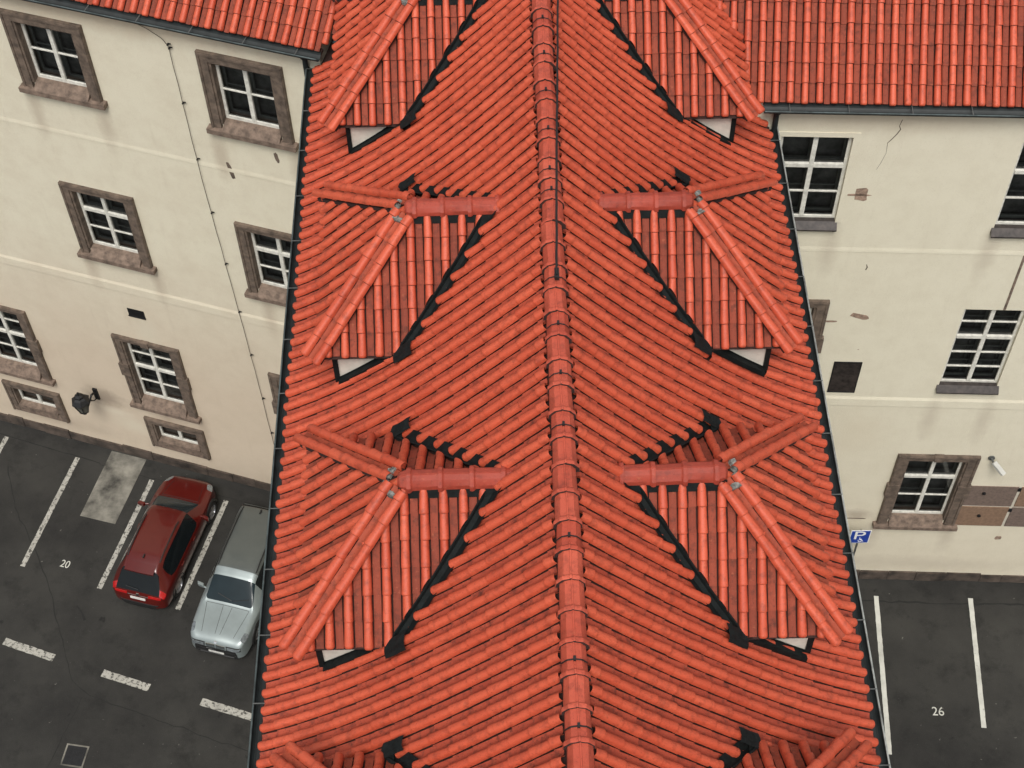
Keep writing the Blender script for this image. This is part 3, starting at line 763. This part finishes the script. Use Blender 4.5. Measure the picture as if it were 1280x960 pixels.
# cable over the ridge
cb = MB(); pts = [Vector(p) for p in ((.83, 16.05, 23.36), (.835, 16.3, 23.38), (.90, 17.97, 23.36), (1.0, 20.2, 23.30), (1.135, 23.3, 23.22), (1.31, 27.6, 23.12), (1.45, 32.0, 23.02))]
fine = []
for p, q in zip(pts, pts[1:]):
    for k in range(8): fine.append(p.lerp(q, k/8) + Vector((rnd.uniform(-.004, .004), 0, 0)))
fine.append(pts[-1]); cb.tube(fine, .019, 8)
for q in fine[4::9]: cb.box(q - Vector((0, 0, .20)), (.012, 0, 0), (0, .012, 0), (0, 0, .20))
cb.box(fine[0] - Vector((0, -.05, .04)), (.035, 0, 0), (0, .10, 0), (0, 0, .035))
tag(cb.build('roof_cable', M['cable']), 'black cable running along the ridge of the red tiled roof', 'cable')
# wall lantern
lan = tag(empty('wall_lantern', PL(4.30, 3.10)), 'black iron lantern on a bracket between two ground storey windows', 'wall lantern')
up = Vector((0, 0, 1))
q = PL(4.30, 3.10, 0)
mb = MB(); mb.box(q + LW.n*.03, LW.t*.07, LW.n*.03, up*.26)
arm = [q + LW.n*.05 + up*.12, q + LW.n*.25 + up*.22, q + LW.n*.52 + up*.05, q + LW.n*.78 + up*-.06]
mb.tube(arm, [.04, .036, .03, .028], 8); mb.tube([q + LW.n*.05 - up*.18, q + LW.n*.2 - up*.12, q + LW.n*.34 + up*.04, q + LW.n*.30 + up*.17], .02, 8)
mb.build('bracket', M['iron'], lan, smooth=True)
c = q + LW.n*.78 + up*.52
def hexring(r, z, n=6): return [c + up*z + LW.t*(r*math.cos(2*math.pi*k/n)) + LW.n*(r*math.sin(2*math.pi*k/n)) for k in range(n)]
def loft(mb, rs, m=0):
    n = len(rs[0]); vs = [p for r_ in rs for p in r_]
    mb.add(vs, [(i*n+k, i*n+(k+1) % n, (i+1)*n+(k+1) % n, (i+1)*n+k) for i in range(len(rs)-1) for k in range(n)] + [tuple(range(n)), tuple(range((len(rs)-1)*n, len(rs)*n))], m)
mb = MB(); loft(mb, [hexring(.13, -.42), hexring(.25, .06)]); mb.build('glazing', M['lampglass'], lan)
mb = MB()
loft(mb, [hexring(.29, .06), hexring(.30, .10), hexring(.20, .22), hexring(.13, .27), hexring(.14, .34), hexring(.07, .40), hexring(.03, .50)])
mb.build('lantern_roof', M['iron'], lan)
mb = MB(); loft(mb, [hexring(.03, -.60), hexring(.06, -.52), hexring(.15, -.44), hexring(.14, -.41)])
for a_, b_ in zip(hexring(.135, -.42), hexring(.258, .06)): mb.tube([a_, b_], .018, 5)
mb.build('lantern_cage', M['iron'], lan)
# security camera
cam_ = tag(empty('security_camera', PR(2.62, 6.62)), 'white security camera on the wall beside the stone framed window', 'security camera')
q = PR(2.62, 6.62); dcam = (RW.t*.55 + RW.n*.55 - up*.38).normalized()
mb = MB(); mb.tube([q, q + RW.n*.04], .09, 14); mb.tube([q + RW.n*.03, q + RW.n*.16 + RW.t*.03], .03, 8); mb.build('mount', M['steel'], cam_, smooth=True)
ca = q + RW.n*.17 + RW.t*.02; mb = MB(); mb.tube([ca, ca + dcam*.40], .058, 12); mb.build('camera_body', M['camwhite'], cam_, smooth=True)
sd = dcam.cross(up).normalized(); u2 = sd.cross(dcam)
mb = MB(); mb.box(ca + dcam*.22 + u2*.066, dcam*.21, sd*.068, u2*.008); mb.build('sun_shield', M['camwhite'], cam_)
mb = MB(); mb.tube([ca + dcam*.398, ca + dcam*.410], .045, 12); mb.build('lens', M['tint'], cam_)
def text_mesh(txt, size, ext=.0):
    cu = bpy.data.curves.new('lettering', 'FONT'); cu.body = txt; cu.size = size; cu.align_x = 'CENTER'; cu.align_y = 'CENTER'; cu.extrude = ext
    o = bpy.data.objects.new('lettering', cu); col.objects.link(o); bpy.context.view_layer.update()
    me = bpy.data.meshes.new_from_object(o.evaluated_get(bpy.context.evaluated_depsgraph_get()))
    bpy.data.objects.remove(o); bpy.data.curves.remove(cu); return me
def text_obj(name, txt, size, mat, M4, parent=None, sx=1.):
    me = text_mesh(txt, size, .002); me.transform(M4 @ Matrix.Diagonal((sx, 1, 1, 1)))
    if parent is not None: me.transform(Matrix.Translation(-ORG[parent.name]))
    me.materials.clear(); me.materials.append(mat); me.name = name
    o = bpy.data.objects.new(name, me); col.objects.link(o); o.parent = parent; return o
def basis(P, x, y_):
    x = Vector(x).normalized(); z = x.cross(Vector(y_)).normalized(); y2 = z.cross(x)
    m = Matrix.Identity(4)
    for i, v in enumerate((x, y2, z)):
        for k in range(3): m[k][i] = v[k]
    m.translation = P; return m
# parking sign
sb = PR(-.40, 0, .45); sc_ = PR(-.40, 3.14, .45)
sign = tag(empty('parking_sign', sb), 'blue disabled parking sign with a white letter P on a thin post', 'parking sign')
mb = MB(); mb.tube([sb, sb + up*3.42], .03, 10); mb.build('post', M['steel'], sign, smooth=True)
sn = (RW.n*.95 + up*.0 + RW.t*.05).normalized(); sx_ = up.cross(sn)
fc = sc_ + sn*.045
mb = MB(); mb.box(fc - sn*.006, sx_*.29, sn*.006, up*.34); mb.build('plate', M['signwhite'], sign)
mb = MB(); mb.box(fc + sn*.002, sx_*.265, sn*.002, up*.315); mb.build('plate_face', M['blue'], sign)
text_obj('letter', 'P', .60, M['signwhite'], basis(fc + sn*.008 + up*.07 - sx_*.03, sx_, up), sign, 1.2)
mb = MB(); g = fc + sn*.007 - up*.17 + sx_*.03       # wheelchair symbol
tp = lambda x, z: g + sx_*x + up*z
mb.tube([tp(.055*math.cos(R(a_)), -.03 + .055*math.sin(R(a_))) for a_ in range(130, 400, 18)], .009, 5)
mb.tube([tp(-.02, .085), tp(-.015, .02), tp(.05, .015), tp(.075, -.06), tp(.10, -.055)], .010, 5); mb.tube([tp(-.018, .05), tp(.04, .05)], .008, 5)
mb.tube([tp(-.022, .105), tp(-.022, .125)], .016, 8); mb.build('symbol', M['signwhite'], sign)

# ------------------------------------------------------------------ the yard
mb = MB(); mb.quad((-220, -220, 0), (220, -220, 0), (220, 220, 0), (-220, 220, 0)); struct(mb.build('ground', M['asphalt']), 'dark worn asphalt of the yards on both sides of the building')
def line(name, p, q, wd, mat, label=None, z=.004):
    p, q = Vector((*p, z)), Vector((*q, z)); d = (q-p).normalized(); s_ = Vector((-d.y, d.x, 0))*wd/2
    n = max(2, int((q-p).length/.12)); A, B = [], []
    for i in range(n+1):
        c = p.lerp(q, i/n); A.append(c + s_*(1 + rnd.uniform(-.10, .05))); B.append(c - s_*(1 + rnd.uniform(-.10, .05)))
    mb = MB(); mb.strip(A, B); return struct(mb.build(name, mat), label)
bay = Vector((.2815, .9596))
for p, q in (((-13.97, 28.85), (-15.10, 24.83)), ((-11.45, 27.91), (-12.61, 23.97)), ((-8.99, 27.05), (-10.13, 23.18)), ((-6.5, 26.2), (-7.70, 22.12)), ((-16.42, 29.75), (-17.6, 25.7))): line('parking_line', p, q, .165, M['paintw'])
for p, q in (((-15.22, 22.26), (-13.64, 21.66)), ((-12.13, 21.13), (-10.69, 20.61)), ((-9.12, 20.13), (-7.55, 19.58))): line('bay_dash', p, q, .24, M['paintw'])
for p, q, m_ in (((11.03, 23.04), (10.59, 17.96), 'painte'), ((13.86, 22.88), (13.42, 18.69), 'painte')): line('parking_line', p, q, .145, M[m_])
o = MB(); o.poly([(-12.89, 29.08, .012), (-11.72, 28.70, .012), (-12.42, 26.28, .012), (-13.57, 26.62, .012)]); o.prism([(-12.89, 29.08, 0), (-11.72, 28.70, 0), (-12.42, 26.28, 0), (-13.57, 26.62, 0)], (0, 0, .011))
o = MB(); o.prism([(-12.89, 29.08, -.02), (-11.72, 28.70, -.02), (-12.42, 26.28, -.02), (-13.57, 26.62, -.02)], (0, 0, .032)); struct(o.build('concrete_slab', M['slab']), 'blotchy grey concrete slab let into the asphalt by the wall')
yb = Vector((bay.x, bay.y, 0)); xb = Vector((bay.y, -bay.x, 0))
struct(text_obj('bay_number', '20', .36, M['painte'], basis(Vector((-13.78, 24.86, .006)), xb, yb), None, .85))
struct(text_obj('bay_number', '26', .38, M['painte'], basis(Vector((12.2, 19.22, .006)), (.997, -.06, 0), (.1, .99, 0)), None, .95))
def seam(pts, wd=.035):
    fin = []
    for p, q in zip(pts, pts[1:]):
        n = max(2, int(math.dist(p, q)/.25))
        for k in range(n): fin.append((p[0]+(q[0]-p[0])*k/n + rnd.gauss(0, .018), p[1]+(q[1]-p[1])*k/n + rnd.gauss(0, .018)))
    fin.append(pts[-1]); mb = MB(); A, B = [], []
    for i, p in enumerate(fin):
        a_, b_ = fin[max(0, i-1)], fin[min(len(fin)-1, i+1)]; d = Vector((b_[0]-a_[0], b_[1]-a_[1], 0)).normalized(); s_ = Vector((-d.y, d.x, 0))*wd*rnd.uniform(.25, .7)
        c = Vector((p[0], p[1], .0035)); A.append(c + s_); B.append(c - s_)
    mb.strip(A, B); return struct(mb.build('asphalt_seam', M['crackm']))
seam([(-16.7, 29.9), (-13.2, 28.6)]); seam([(-13.2, 28.55), (-6.2, 26.25)], .02)
seam([(-16.2, 28.6), (-15.7, 27.0), (-14.9, 25.6), (-14.2, 24.2), (-13.4, 22.0)], .03); seam([(-13.4, 22.0), (-13.0, 20.9), (-12.4, 20.4), (-7, 18.3)], .025)
seam([(-12.6, 20.4), (-13.3, 18.2), (-13.9, 16.5)], .022); seam([(-13.5, 26.4), (-13.8, 25.4)], .02); seam([(9.6, 22.95), (13.0, 22.72), (16, 22.6)], .05); seam([(-13.2, 23.4), (-12.9, 22.9)], .07)
# manhole
mh = tag(empty('manhole_cover', (-12.57, 18.55, 0), R(-10)), 'square iron manhole cover with a pale rim in the asphalt', 'manhole cover')
mb = MB()
for x, y_, a_, b_ in ((-.31, 0, .022, .33), (.31, 0, .022, .33), (0, -.31, .288, .022), (0, .31, .288, .022)): mb.box((x, y_, .006), (a_, 0, 0), (0, b_, 0), (0, 0, .005))
mb.build('rim', M['slab'], mh, local=True)
mb = MB(); mb.box((0, 0, .002), (.285, 0, 0), (0, .285, 0), (0, 0, .004))
for i in range(5):
    for k in range(5): mb.box((-.2+.1*i, -.2+.1*k, .008), (.03, 0, 0), (0, .012, 0), (0, 0, .003))
mb.build('lid', M['iron'], mh, local=True)

# ------------------------------------------------------------------ cars
def make_car(name, label, loc, rz, st, paint, roofm, opts):
    """st: stations rear to front (x, half width low, half width belt, belt z, half width roof, roof z); faces of the smoothed shell become body, glass and lamps"""
    car = tag(empty(name, loc, rz), label, 'car')
    vs, fs, ms = [], [], []
    prof = []
    for x, ws, wb, zb, wr_, zr in st:
        half = [(ws*.86, .24), (ws*.99, .36), (wb*1.0, .36 + (zb-.36)*.55), (wb*.985, zb-.06), (wb*.955, zb), (wr_ + .035, zb + (zr-zb)*.86), (wr_*.90, zr-.015), (wr_*.45, zr), ]
        ring = [(x, y_, z) for y_, z in half] + [(x, 0, zr+.012)] + [(x, -y_, z) for y_, z in reversed(half)]
        vs += ring; prof.append(ring)
    n = len(prof[0]); N = len(st)
    G = opts['glass']
    for i in range(N-1):
        for k in range(n-1):
            kk = k if k < 8 else n-2-k           # 0..7 symmetrical band index
            m = 0
            if kk <= 0: m = 7
            if i in G['side'] and kk == 4: m = 3
            if i in G['screen'] and kk in (5, 6, 7): m = 1
            if i in G['screen'] and kk == 4 and opts.get('wide'): m = 0
            if i in G['rear'] and kk in (5, 6, 7): m = 2
            if i in G['roof'] and kk in (5, 6, 7): m = 8
            if i in G['tail'] and kk in (3, 4): m = 5
            if i in G['head'] and kk in (3, 4): m = 4
            fs.append((i*n+k, i*n+k+1, (i+1)*n+k+1, (i+1)*n+k)); ms.append(m)
        fs.append((i*n+n-1, i*n, (i+1)*n, (i+1)*n+n-1)); ms.append(7)
    for base, rev, mm in ((0, False, opts['rearcap']), ((N-1)*n, True, opts['frontcap'])):
        for k in range(8):
            if k == 7: f = (base+7, base+8, base+n-1-7)
            else: f = (base+k, base+k+1, base+n-2-k, base+n-1-k)
            fs.append(f if not rev else f[::-1]); ms.append(mm[k])
    me = bpy.data.meshes.new('shell'); me.from_pydata(vs, [], fs); me.polygons.foreach_set('material_index', ms)
    for _ in range(9): me.materials.append(M['iron'])
    ob = bpy.data.objects.new('shell', me); col.objects.link(ob)
    md = ob.modifiers.new('s', 'SUBSURF'); md.levels = 3; md.render_levels = 3
    cr = me.attributes.new('crease_edge', 'FLOAT', 'EDGE')
    mset = {}
    for p in me.polygons:
        for ek in p.edge_keys: mset.setdefault(ek, set()).add(p.material_index)
    cv = [0.0]*len(me.edges)
    for e in me.edges:
        if len(mset.get(e.key, ())) > 1: cv[e.index] = .45
    cr.data.foreach_set('value', cv)
    bpy.context.view_layer.update()
    ev = bpy.data.meshes.new_from_object(ob.evaluated_get(bpy.context.evaluated_depsgraph_get()))
    bpy.data.objects.remove(ob)
    V = [v.co.copy() for v in ev.vertices]
    bvh = BVHTree.FromPolygons(V, [tuple(p.vertices) for p in ev.polygons])
    groups = {}
    for p in ev.polygons:
        mi = p.material_index; cx = p.center
        key = (mi, 0)
        if mi in (3, 4, 5): key = (mi, 1 if cx.y > 0 else -1)
        groups.setdefault(key, []).append(tuple(p.vertices))
    nm = {0: ('body', paint), 1: ('windscreen', M['screen']), 2: ('rear_window', M['tint']), 3: ('side_window', M['tint']), 4: ('headlight', M['head']), 5: ('tail_light', M['tail']), 6: ('grille', M['blackpl']), 7: ('underbody', M['blackpl']), 8: ('roof_panel', roofm)}
    for key, faces in groups.items():
        used = sorted({i for f in faces for i in f}); ix = {u: i for i, u in enumerate(used)}
        b = MB(); b.add([V[u] for u in used], [tuple(ix[i] for i in f) for f in faces]); b.build(*nm[key[0]], car, smooth=True, local=True, angle=50)
    def hit_down(x, y_):
        h = bvh.ray_cast(Vector((x, y_, 4)), Vector((0, 0, -1))); return h[0] if h[0] else None
    def hit_side(x, z, sg):
        h = bvh.ray_cast(Vector((x, sg*3, z)), Vector((0, -sg, 0))); return h[0] if h[0] else None
    def hit_end(y_, z, sg):
        h = bvh.ray_cast(Vector((sg*5, y_, z)), Vector((-sg, 0, 0))); return h[0] if h[0] else None
    def seam3(b, pts, r=.007):
        pts = [p for p in pts if p]
        if len(pts) > 1: b.tube(pts, r, 5)
    # doors and bonnet gaps
    b = MB()
    for sg in (-1, 1):
        for x0, sl in opts['doors']: seam3(b, [hit_side(x0 + sl*(z-.5), z, sg) for z in (.42, .55, .7, .85, .95)])
        seam3(b, [hit_side(x, .42, sg) for x in np.linspace(-.95, .85, 8)])
    for pts in opts['topseams']: seam3(b, [hit_down(*p) for p in pts], .006)
    b.build('panel_gap', M['blackpl'], car, local=True)
    for sg in (-1, 1):
        for x in opts['handles']:
            p = hit_side(x, .86, sg)
            if p: b = MB(); b.box(p + Vector((0, sg*.012, 0)), (.085, 0, 0), (0, .014, 0), (0, 0, .014)); b.build('door_handle', opts['handle_mat'], car, local=True)
        # mirrors
        mx = opts['mirror']; b = MB(); base = Vector((mx, sg*.86, 1.02)); t_ = Vector((mx - .06, sg*1.06, 1.06))
        b.tube([base, base.lerp(t_, .6), t_], [.03, .025, .03], 8)
        b.box(t_, (.05, -sg*.02, 0), (sg*.015, sg*.10, .0), (0, 0, .065)); o_ = b.build('wing_mirror', opts['mirror_mat'], car, local=True)
        bv = o_.modifiers.new('b', 'BEVEL'); bv.width = .02; bv.segments = 3
        # roof rails
        b = MB(); r_ = [hit_down(x, sg*opts['rail'][2]) for x in np.linspace(opts['rail'][0], opts['rail'][1], 9)]
        r_ = [p + Vector((0, 0, .028 if 0 < i < 8 else .005)) for i, p in enumerate(r_) if p]; b.tube(r_, .02, 8); b.build('roof_rail', opts['rail_mat'], car, smooth=True, local=True)
        for wx in opts['axles']:
            w_ = empty('wheel', (0, 0, 0)); w_.parent = car; w_.location = (wx, sg*opts['track'], .355)
            ORG[w_.name] = Vector((0, 0, 0))
            t = MB(); n2 = 28; rings = []
            for yy, rr in ((-.11, .24), (-.11, .325), (-.085, .35), (.085, .35), (.11, .325), (.11, .24)):
                rings.append([Vector((rr*math.cos(2*math.pi*k/n2), yy, rr*math.sin(2*math.pi*k/n2))) for k in range(n2)])
            for a_, b_ in zip(rings, rings[1:]): t.strip(a_ + a_[:1], b_ + b_[:1])
            t.build('tyre', M['rubber'], w_, smooth=True, local=True)
            t = MB()
            for k in range(5):
                a_ = 2*math.pi*k/5; d_ = Vector((math.cos(a_), 0, math.sin(a_))); e_ = Vector((-math.sin(a_), 0, math.cos(a_)))
                t.box(Vector((0, sg*.085, 0)) + d_*.125, d_*.115, e_*.030, Vector((0, .012, 0)))
            t.tube([Vector((0, sg*.06, 0)), Vector((0, sg*.105, 0))], .045, 12)
            a_ = [Vector((.24*math.cos(2*math.pi*k/n2), sg*.10, .24*math.sin(2*math.pi*k/n2))) for k in range(n2+1)]; b_ = [Vector((.22*math.cos(2*math.pi*k/n2), sg*.04, .22*math.sin(2*math.pi*k/n2))) for k in range(n2+1)]
            t.strip(a_, b_); t.poly([p * 1.0 for p in b_[:-1]], 1); t.build('wheel_rim', [M['alloy'], M['blackpl']], w_, local=True)
            b = MB(); pts = []
            for k in range(13):
                q = math.pi*(-.08 + 1.16*k/12); pts.append(Vector((wx + .405*math.cos(q), sg*(opts['track'] + .075), .355 + .405*math.sin(q))))
            b.tube(pts, .045, 6); b.build('arch_trim', M['blackpl'], car, smooth=True, local=True)
    # ends: plates, badges, grilles, trims on the shell
    for nm_, mt, sg, y0, y1, z0, z1, th in opts['end']:
        p = hit_end((y0+y1)/2, (z0+z1)/2, sg)
        a_ = [hit_end(y0 + (y1-y0)*i/10, z0, sg) for i in range(11)]; b_ = [hit_end(y0 + (y1-y0)*i/10, z1, sg) for i in range(11)]
        if all(a_) and all(b_):
            o2 = Vector((sg*th, 0, 0)); b = MB(); A = [q + o2 for q in a_]; B = [q + o2 for q in b_]
            b.strip(A, B); b.strip(A, [q - o2*1.5 for q in A]); b.strip(B, [q - o2*1.5 for q in B]); b.quad(A[0], B[0], B[0]-o2*1.5, A[0]-o2*1.5); b.quad(A[-1], B[-1], B[-1]-o2*1.5, A[-1]-o2*1.5)
            b.build(nm_, mt, car, local=True)
    if 'extra' in opts: opts['extra'](car, hit_down, hit_end)
    return car

def red_extra(car, hd, he):
    # roof spoiler lip
    b = MB(); A = [Vector((-1.50 + .04*abs(y_), y_, hd(-1.50, y_).z + .012)) for y_ in np.linspace(-.46, .46, 11)]
    B = [Vector((-1.80 + .10*y_*y_, y_, 1.515 - .05*y_*y_*2)) for y_ in np.linspace(-.46, .46, 11)]
    b.strip(A, B); b.strip(B, [p - Vector((0, 0, .05)) for p in B]); b.strip(A, [p - Vector((.12, 0, .08)) for p in A]); b.build('spoiler', M['red'], car, smooth=True, local=True)
    b = MB(); b.box((-1.3, 0, hd(-1.3, 0).z + .03), (.06, 0, 0), (0, .018, 0), (0, 0, .03)); b.build('antenna', M['blackpl'], car, local=True)
    b = MB(); p = he(0, 1.0, -1) or Vector((-2.1, 0, 1)); b.tube([p + Vector((-.02, -.02, .02)), p + Vector((.01, .38, .05))], .009, 5); b.build('wiper', M['blackpl'], car, local=True)
    b = MB(); b.tube([q for q in (hd(1.02 - .05*i, -.55 + .28*i*.9) for i in range(4)) if q], .010, 5); b.build('wiper', M['blackpl'], car, local=True)
red_st = [(-2.26, .52, .50, .52, .38, .56), (-2.22, .74, .72, .70, .56, .76), (-2.15, .85, .84, .85, .66, .94), (-2.00, .89, .89, .95, .64, 1.07), (-1.66, .91, .92, .99, .54, 1.50), (-1.50, .91, .92, 1.0, .54, 1.58), (-1.0, .91, .92, .99, .55, 1.65), (-.1, .91, .92, .97, .56, 1.67), (.32, .91, .92, .96, .54, 1.60), (.52, .91, .92, .96, .53, 1.53), (1.16, .90, .90, .96, .66, 1.05), (1.32, .89, .89, .95, .66, 1.01), (1.78, .86, .84, .88, .60, .93), (2.06, .76, .73, .78, .50, .83), (2.20, .56, .53, .64, .38, .68), (2.26, .34, .33, .52, .26, .54)]
red_opts = dict(glass=dict(side=(5, 6, 7, 8), screen=(9,), rear=(2, 3), roof=(), tail=(2,), head=(12,)), rearcap=[7, 0, 0, 0, 0, 0, 0, 0], frontcap=[7, 7, 6, 6, 6, 0, 0, 0],
    doors=((.95, -.1), (-.15, .0), (-1.05, -.35)), handles=(.05, -.85), handle_mat=M['red'], mirror=.78, mirror_mat=M['red'], rail=(-1.35, .1, .52), rail_mat=M['blackpl'], axles=(-1.36, 1.36), track=.80,
    topseams=[[(1.22, y_) for y_ in np.linspace(-.62, .62, 9)], [(1.25 + .07*i, .60 - .012*i) for i in range(10)], [(1.25 + .07*i, -.60 + .012*i) for i in range(10)]],
    end=[('number_plate', M['plate'], -1, -.24, .24, .66, .74, .015), ('bumper_trim', M['blackpl'], -1, -.62, .62, .28, .50, .02), ('tail_light', M['tail'], -1, -.74, -.34, .80, .88, .012), ('tail_light', M['tail'], -1, .34, .74, .80, .88, .012), ('chrome_bar', M['chrome'], -1, -.34, .34, .80, .815, .012), ('badge', M['chrome'], -1, -.045, .045, .83, .89, .015), ('number_plate', M['plate'], 1, -.26, .26, .42, .52, .015)], extra=red_extra)
ra = math.atan2(.9596, .2815)
red = make_car('car', 'dark red hatchback parked nose to the wall between two white lines', (-11.2 + 2.25*.2815, 23.2 + 2.25*.9596, 0), ra, red_st, M['red'], M['red'], red_opts)

def grey_extra(car, hd, he):
    for sg in (-1, 1):
        b = MB(); b.tube([q + Vector((0, 0, .012)) for q in (hd(1.10 - .04*i, sg*(.02) + sg*.17*i*.9 + .1) for i in range(4)) if q], .011, 5); b.build('wiper', M['blackpl'], car, local=True)
        # twin kidney grille
        A = []
        b = MB()
        for yy in np.linspace(.03, .28, 9):
            for z0, z1 in ((.60, .80),):
                p, q = he(sg*yy, z0, 1), he(sg*yy, z1, 1)
                if p and q: b.box((p+q)/2 + Vector((.012, 0, 0)), ((q-p)/2), (.012, 0, 0), (0, .008, 0))
        b.build('grille', M['blackpl'], car, local=True)
        b = MB(); fr_ = [he(sg*yy, zz, 1) for yy, zz in ((.025, .59), (.025, .82), (.29, .80), (.29, .62), (.025, .59))]; fr_ = [p + Vector((.015, 0, 0)) for p in fr_ if p]
        if len(fr_) > 2: b.tube(fr_, .012, 6)
        b.build('grille_frame', M['chrome'], car, local=True)
    b = MB(); b.box((-1.75, 0, hd(-1.75, 0).z + .03), (.07, 0, 0), (0, .02, 0), (0, 0, .03)); b.build('antenna', M['blackpl'], car, local=True)
grey_st = [(-2.40, .78, .76, .55, .58, .60), (-2.36, .88, .87, .80, .72, .90), (-2.28, .92, .92, .98, .76, 1.08), (-2.12, .93, .94, 1.04, .72, 1.32), (-1.90, .94, .95, 1.05, .66, 1.62), (-1.70, .94, .95, 1.05, .64, 1.69), (-1.0, .94, .95, 1.03, .64, 1.73), (-.1, .94, .95, 1.02, .63, 1.73), (.30, .94, .95, 1.01, .62, 1.68), (.52, .94, .95, 1.01, .61, 1.60), (1.18, .94, .94, 1.01, .72, 1.11), (1.32, .94, .93, 1.00, .74, 1.07), (1.9, .92, .91, .95, .72, 1.01), (2.20, .90, .86, .92, .66, .97), (2.37, .83, .79, .84, .60, .88), (2.44, .68, .66, .66, .50, .68)]
grey_opts = dict(glass=dict(side=(5, 6, 7, 8), screen=(9,), rear=(3,), roof=(4, 5, 6, 7), tail=(2,), head=(12,)), rearcap=[7, 0, 0, 0, 0, 0, 0, 0], frontcap=[7, 7, 7, 7, 0, 0, 0, 0],
    doors=((1.0, -.1), (-.15, .0), (-1.1, -.35)), handles=(.05, -.85), handle_mat=M['silver'], mirror=.80, mirror_mat=M['silver'], rail=(-1.85, .25, .60), rail_mat=M['blackpl'], axles=(-1.45, 1.47), track=.835,
    topseams=[[(1.24, y_) for y_ in np.linspace(-.66, .66, 9)], [(1.26 + .08*i, .14 - .006*i) for i in range(12)], [(1.26 + .08*i, -.14 + .006*i) for i in range(12)], [(1.26 + .08*i, .66 - .015*i) for i in range(12)], [(1.26 + .08*i, -.66 + .015*i) for i in range(12)]],
    end=[('number_plate', M['plate'], 1, -.24, .24, .40, .48, .02), ('bumper_trim', M['blackpl'], 1, -.62, .55, .28, .38, .02), ('air_intake', M['blackpl'], 1, -.52, -.28, .44, .54, .012), ('air_intake', M['blackpl'], 1, .28, .52, .44, .54, .012), ('headlight', M['head'], 1, .36, .74, .70, .79, .014), ('headlight', M['head'], 1, -.74, -.36, .70, .79, .014), ('light_trim', M['blackpl'], 1, .33, .77, .67, .82, .008), ('light_trim', M['blackpl'], 1, -.77, -.33, .67, .82, .008), ('lower_grille', M['blackpl'], 1, -.60, .60, .50, .56, .010), ('chrome_strip', M['chrome'], 1, -.56, .56, .33, .355, .03), ('badge', M['chrome'], 1, -.04, .04, .85, .90, .02)], extra=grey_extra)
nose = Vector((-8.72, 21.52, 0)); dirg = Vector((.2815, .9596, 0))
gc = nose + dirg*2.42
grey = make_car('car', 'silver estate car parked nose out beside the red car', gc, math.atan2(-.9596, -.2815), grey_st, M['silver'], M['greyroof'], grey_opts)

# ------------------------------------------------------------------ camera
RM = [[0.999685956621864, -0.024815355025334447, 0.0034908864196928086], [-0.02196548920234437, -0.80065397918737, 0.598724246122981], [-0.0120625626269993, -0.5986128997661151, -0.8009476205198894]]
cd = bpy.data.cameras.new('camera'); cd.sensor_width = 36; cd.lens = 1959.5355/1280*36; cd.clip_start = .5; cd.clip_end = 600
co = bpy.data.objects.new('camera', cd); col.objects.link(co); scene.camera = co
m = Matrix.Identity(4)
for r_ in range(3):
    m[r_][0] = RM[r_][0]; m[r_][1] = -RM[r_][1]; m[r_][2] = -RM[r_][2]
m.translation = (0, 0, 42); co.matrix_world = m

# ------------------------------------------------------------------ daylight: bright overcast
wld = bpy.data.worlds.new('World'); scene.world = wld; wld.use_nodes = True
nt = wld.node_tree; bg = nt.nodes['Background']
sky = nt.nodes.new('ShaderNodeTexSky'); sky.sky_type = 'NISHITA'; sky.sun_disc = False
EL, AZ = 60, 186            # elevation; compass azimuth the light comes from, clockwise from +Y
sky.sun_elevation = R(EL); sky.sun_rotation = R(AZ); sky.air_density = 1.0; sky.dust_density = 4.0; sky.ozone_density = .6
hs = nt.nodes.new('ShaderNodeHueSaturation'); hs.inputs['Saturation'].default_value = .22
nt.links.new(sky.outputs[0], hs.inputs['Color']); nt.links.new(hs.outputs[0], bg.inputs['Color']); bg.inputs['Strength'].default_value = .095
sd_ = bpy.data.lights.new('sun', 'SUN'); sd_.energy = 1.5; sd_.angle = R(22); sd_.color = (1, .96, .90)
so = bpy.data.objects.new('sun', sd_); col.objects.link(so)
dv = Vector((math.sin(R(AZ))*math.cos(R(EL)), math.cos(R(AZ))*math.cos(R(EL)), math.sin(R(EL))))
so.rotation_euler = dv.to_track_quat('Z', 'Y').to_euler(); so.location = dv*60
vs = scene.view_settings; vs.view_transform = 'Standard'; vs.look = 'None'; vs.gamma = 1; vs.use_curve_mapping = False; vs.exposure = .66
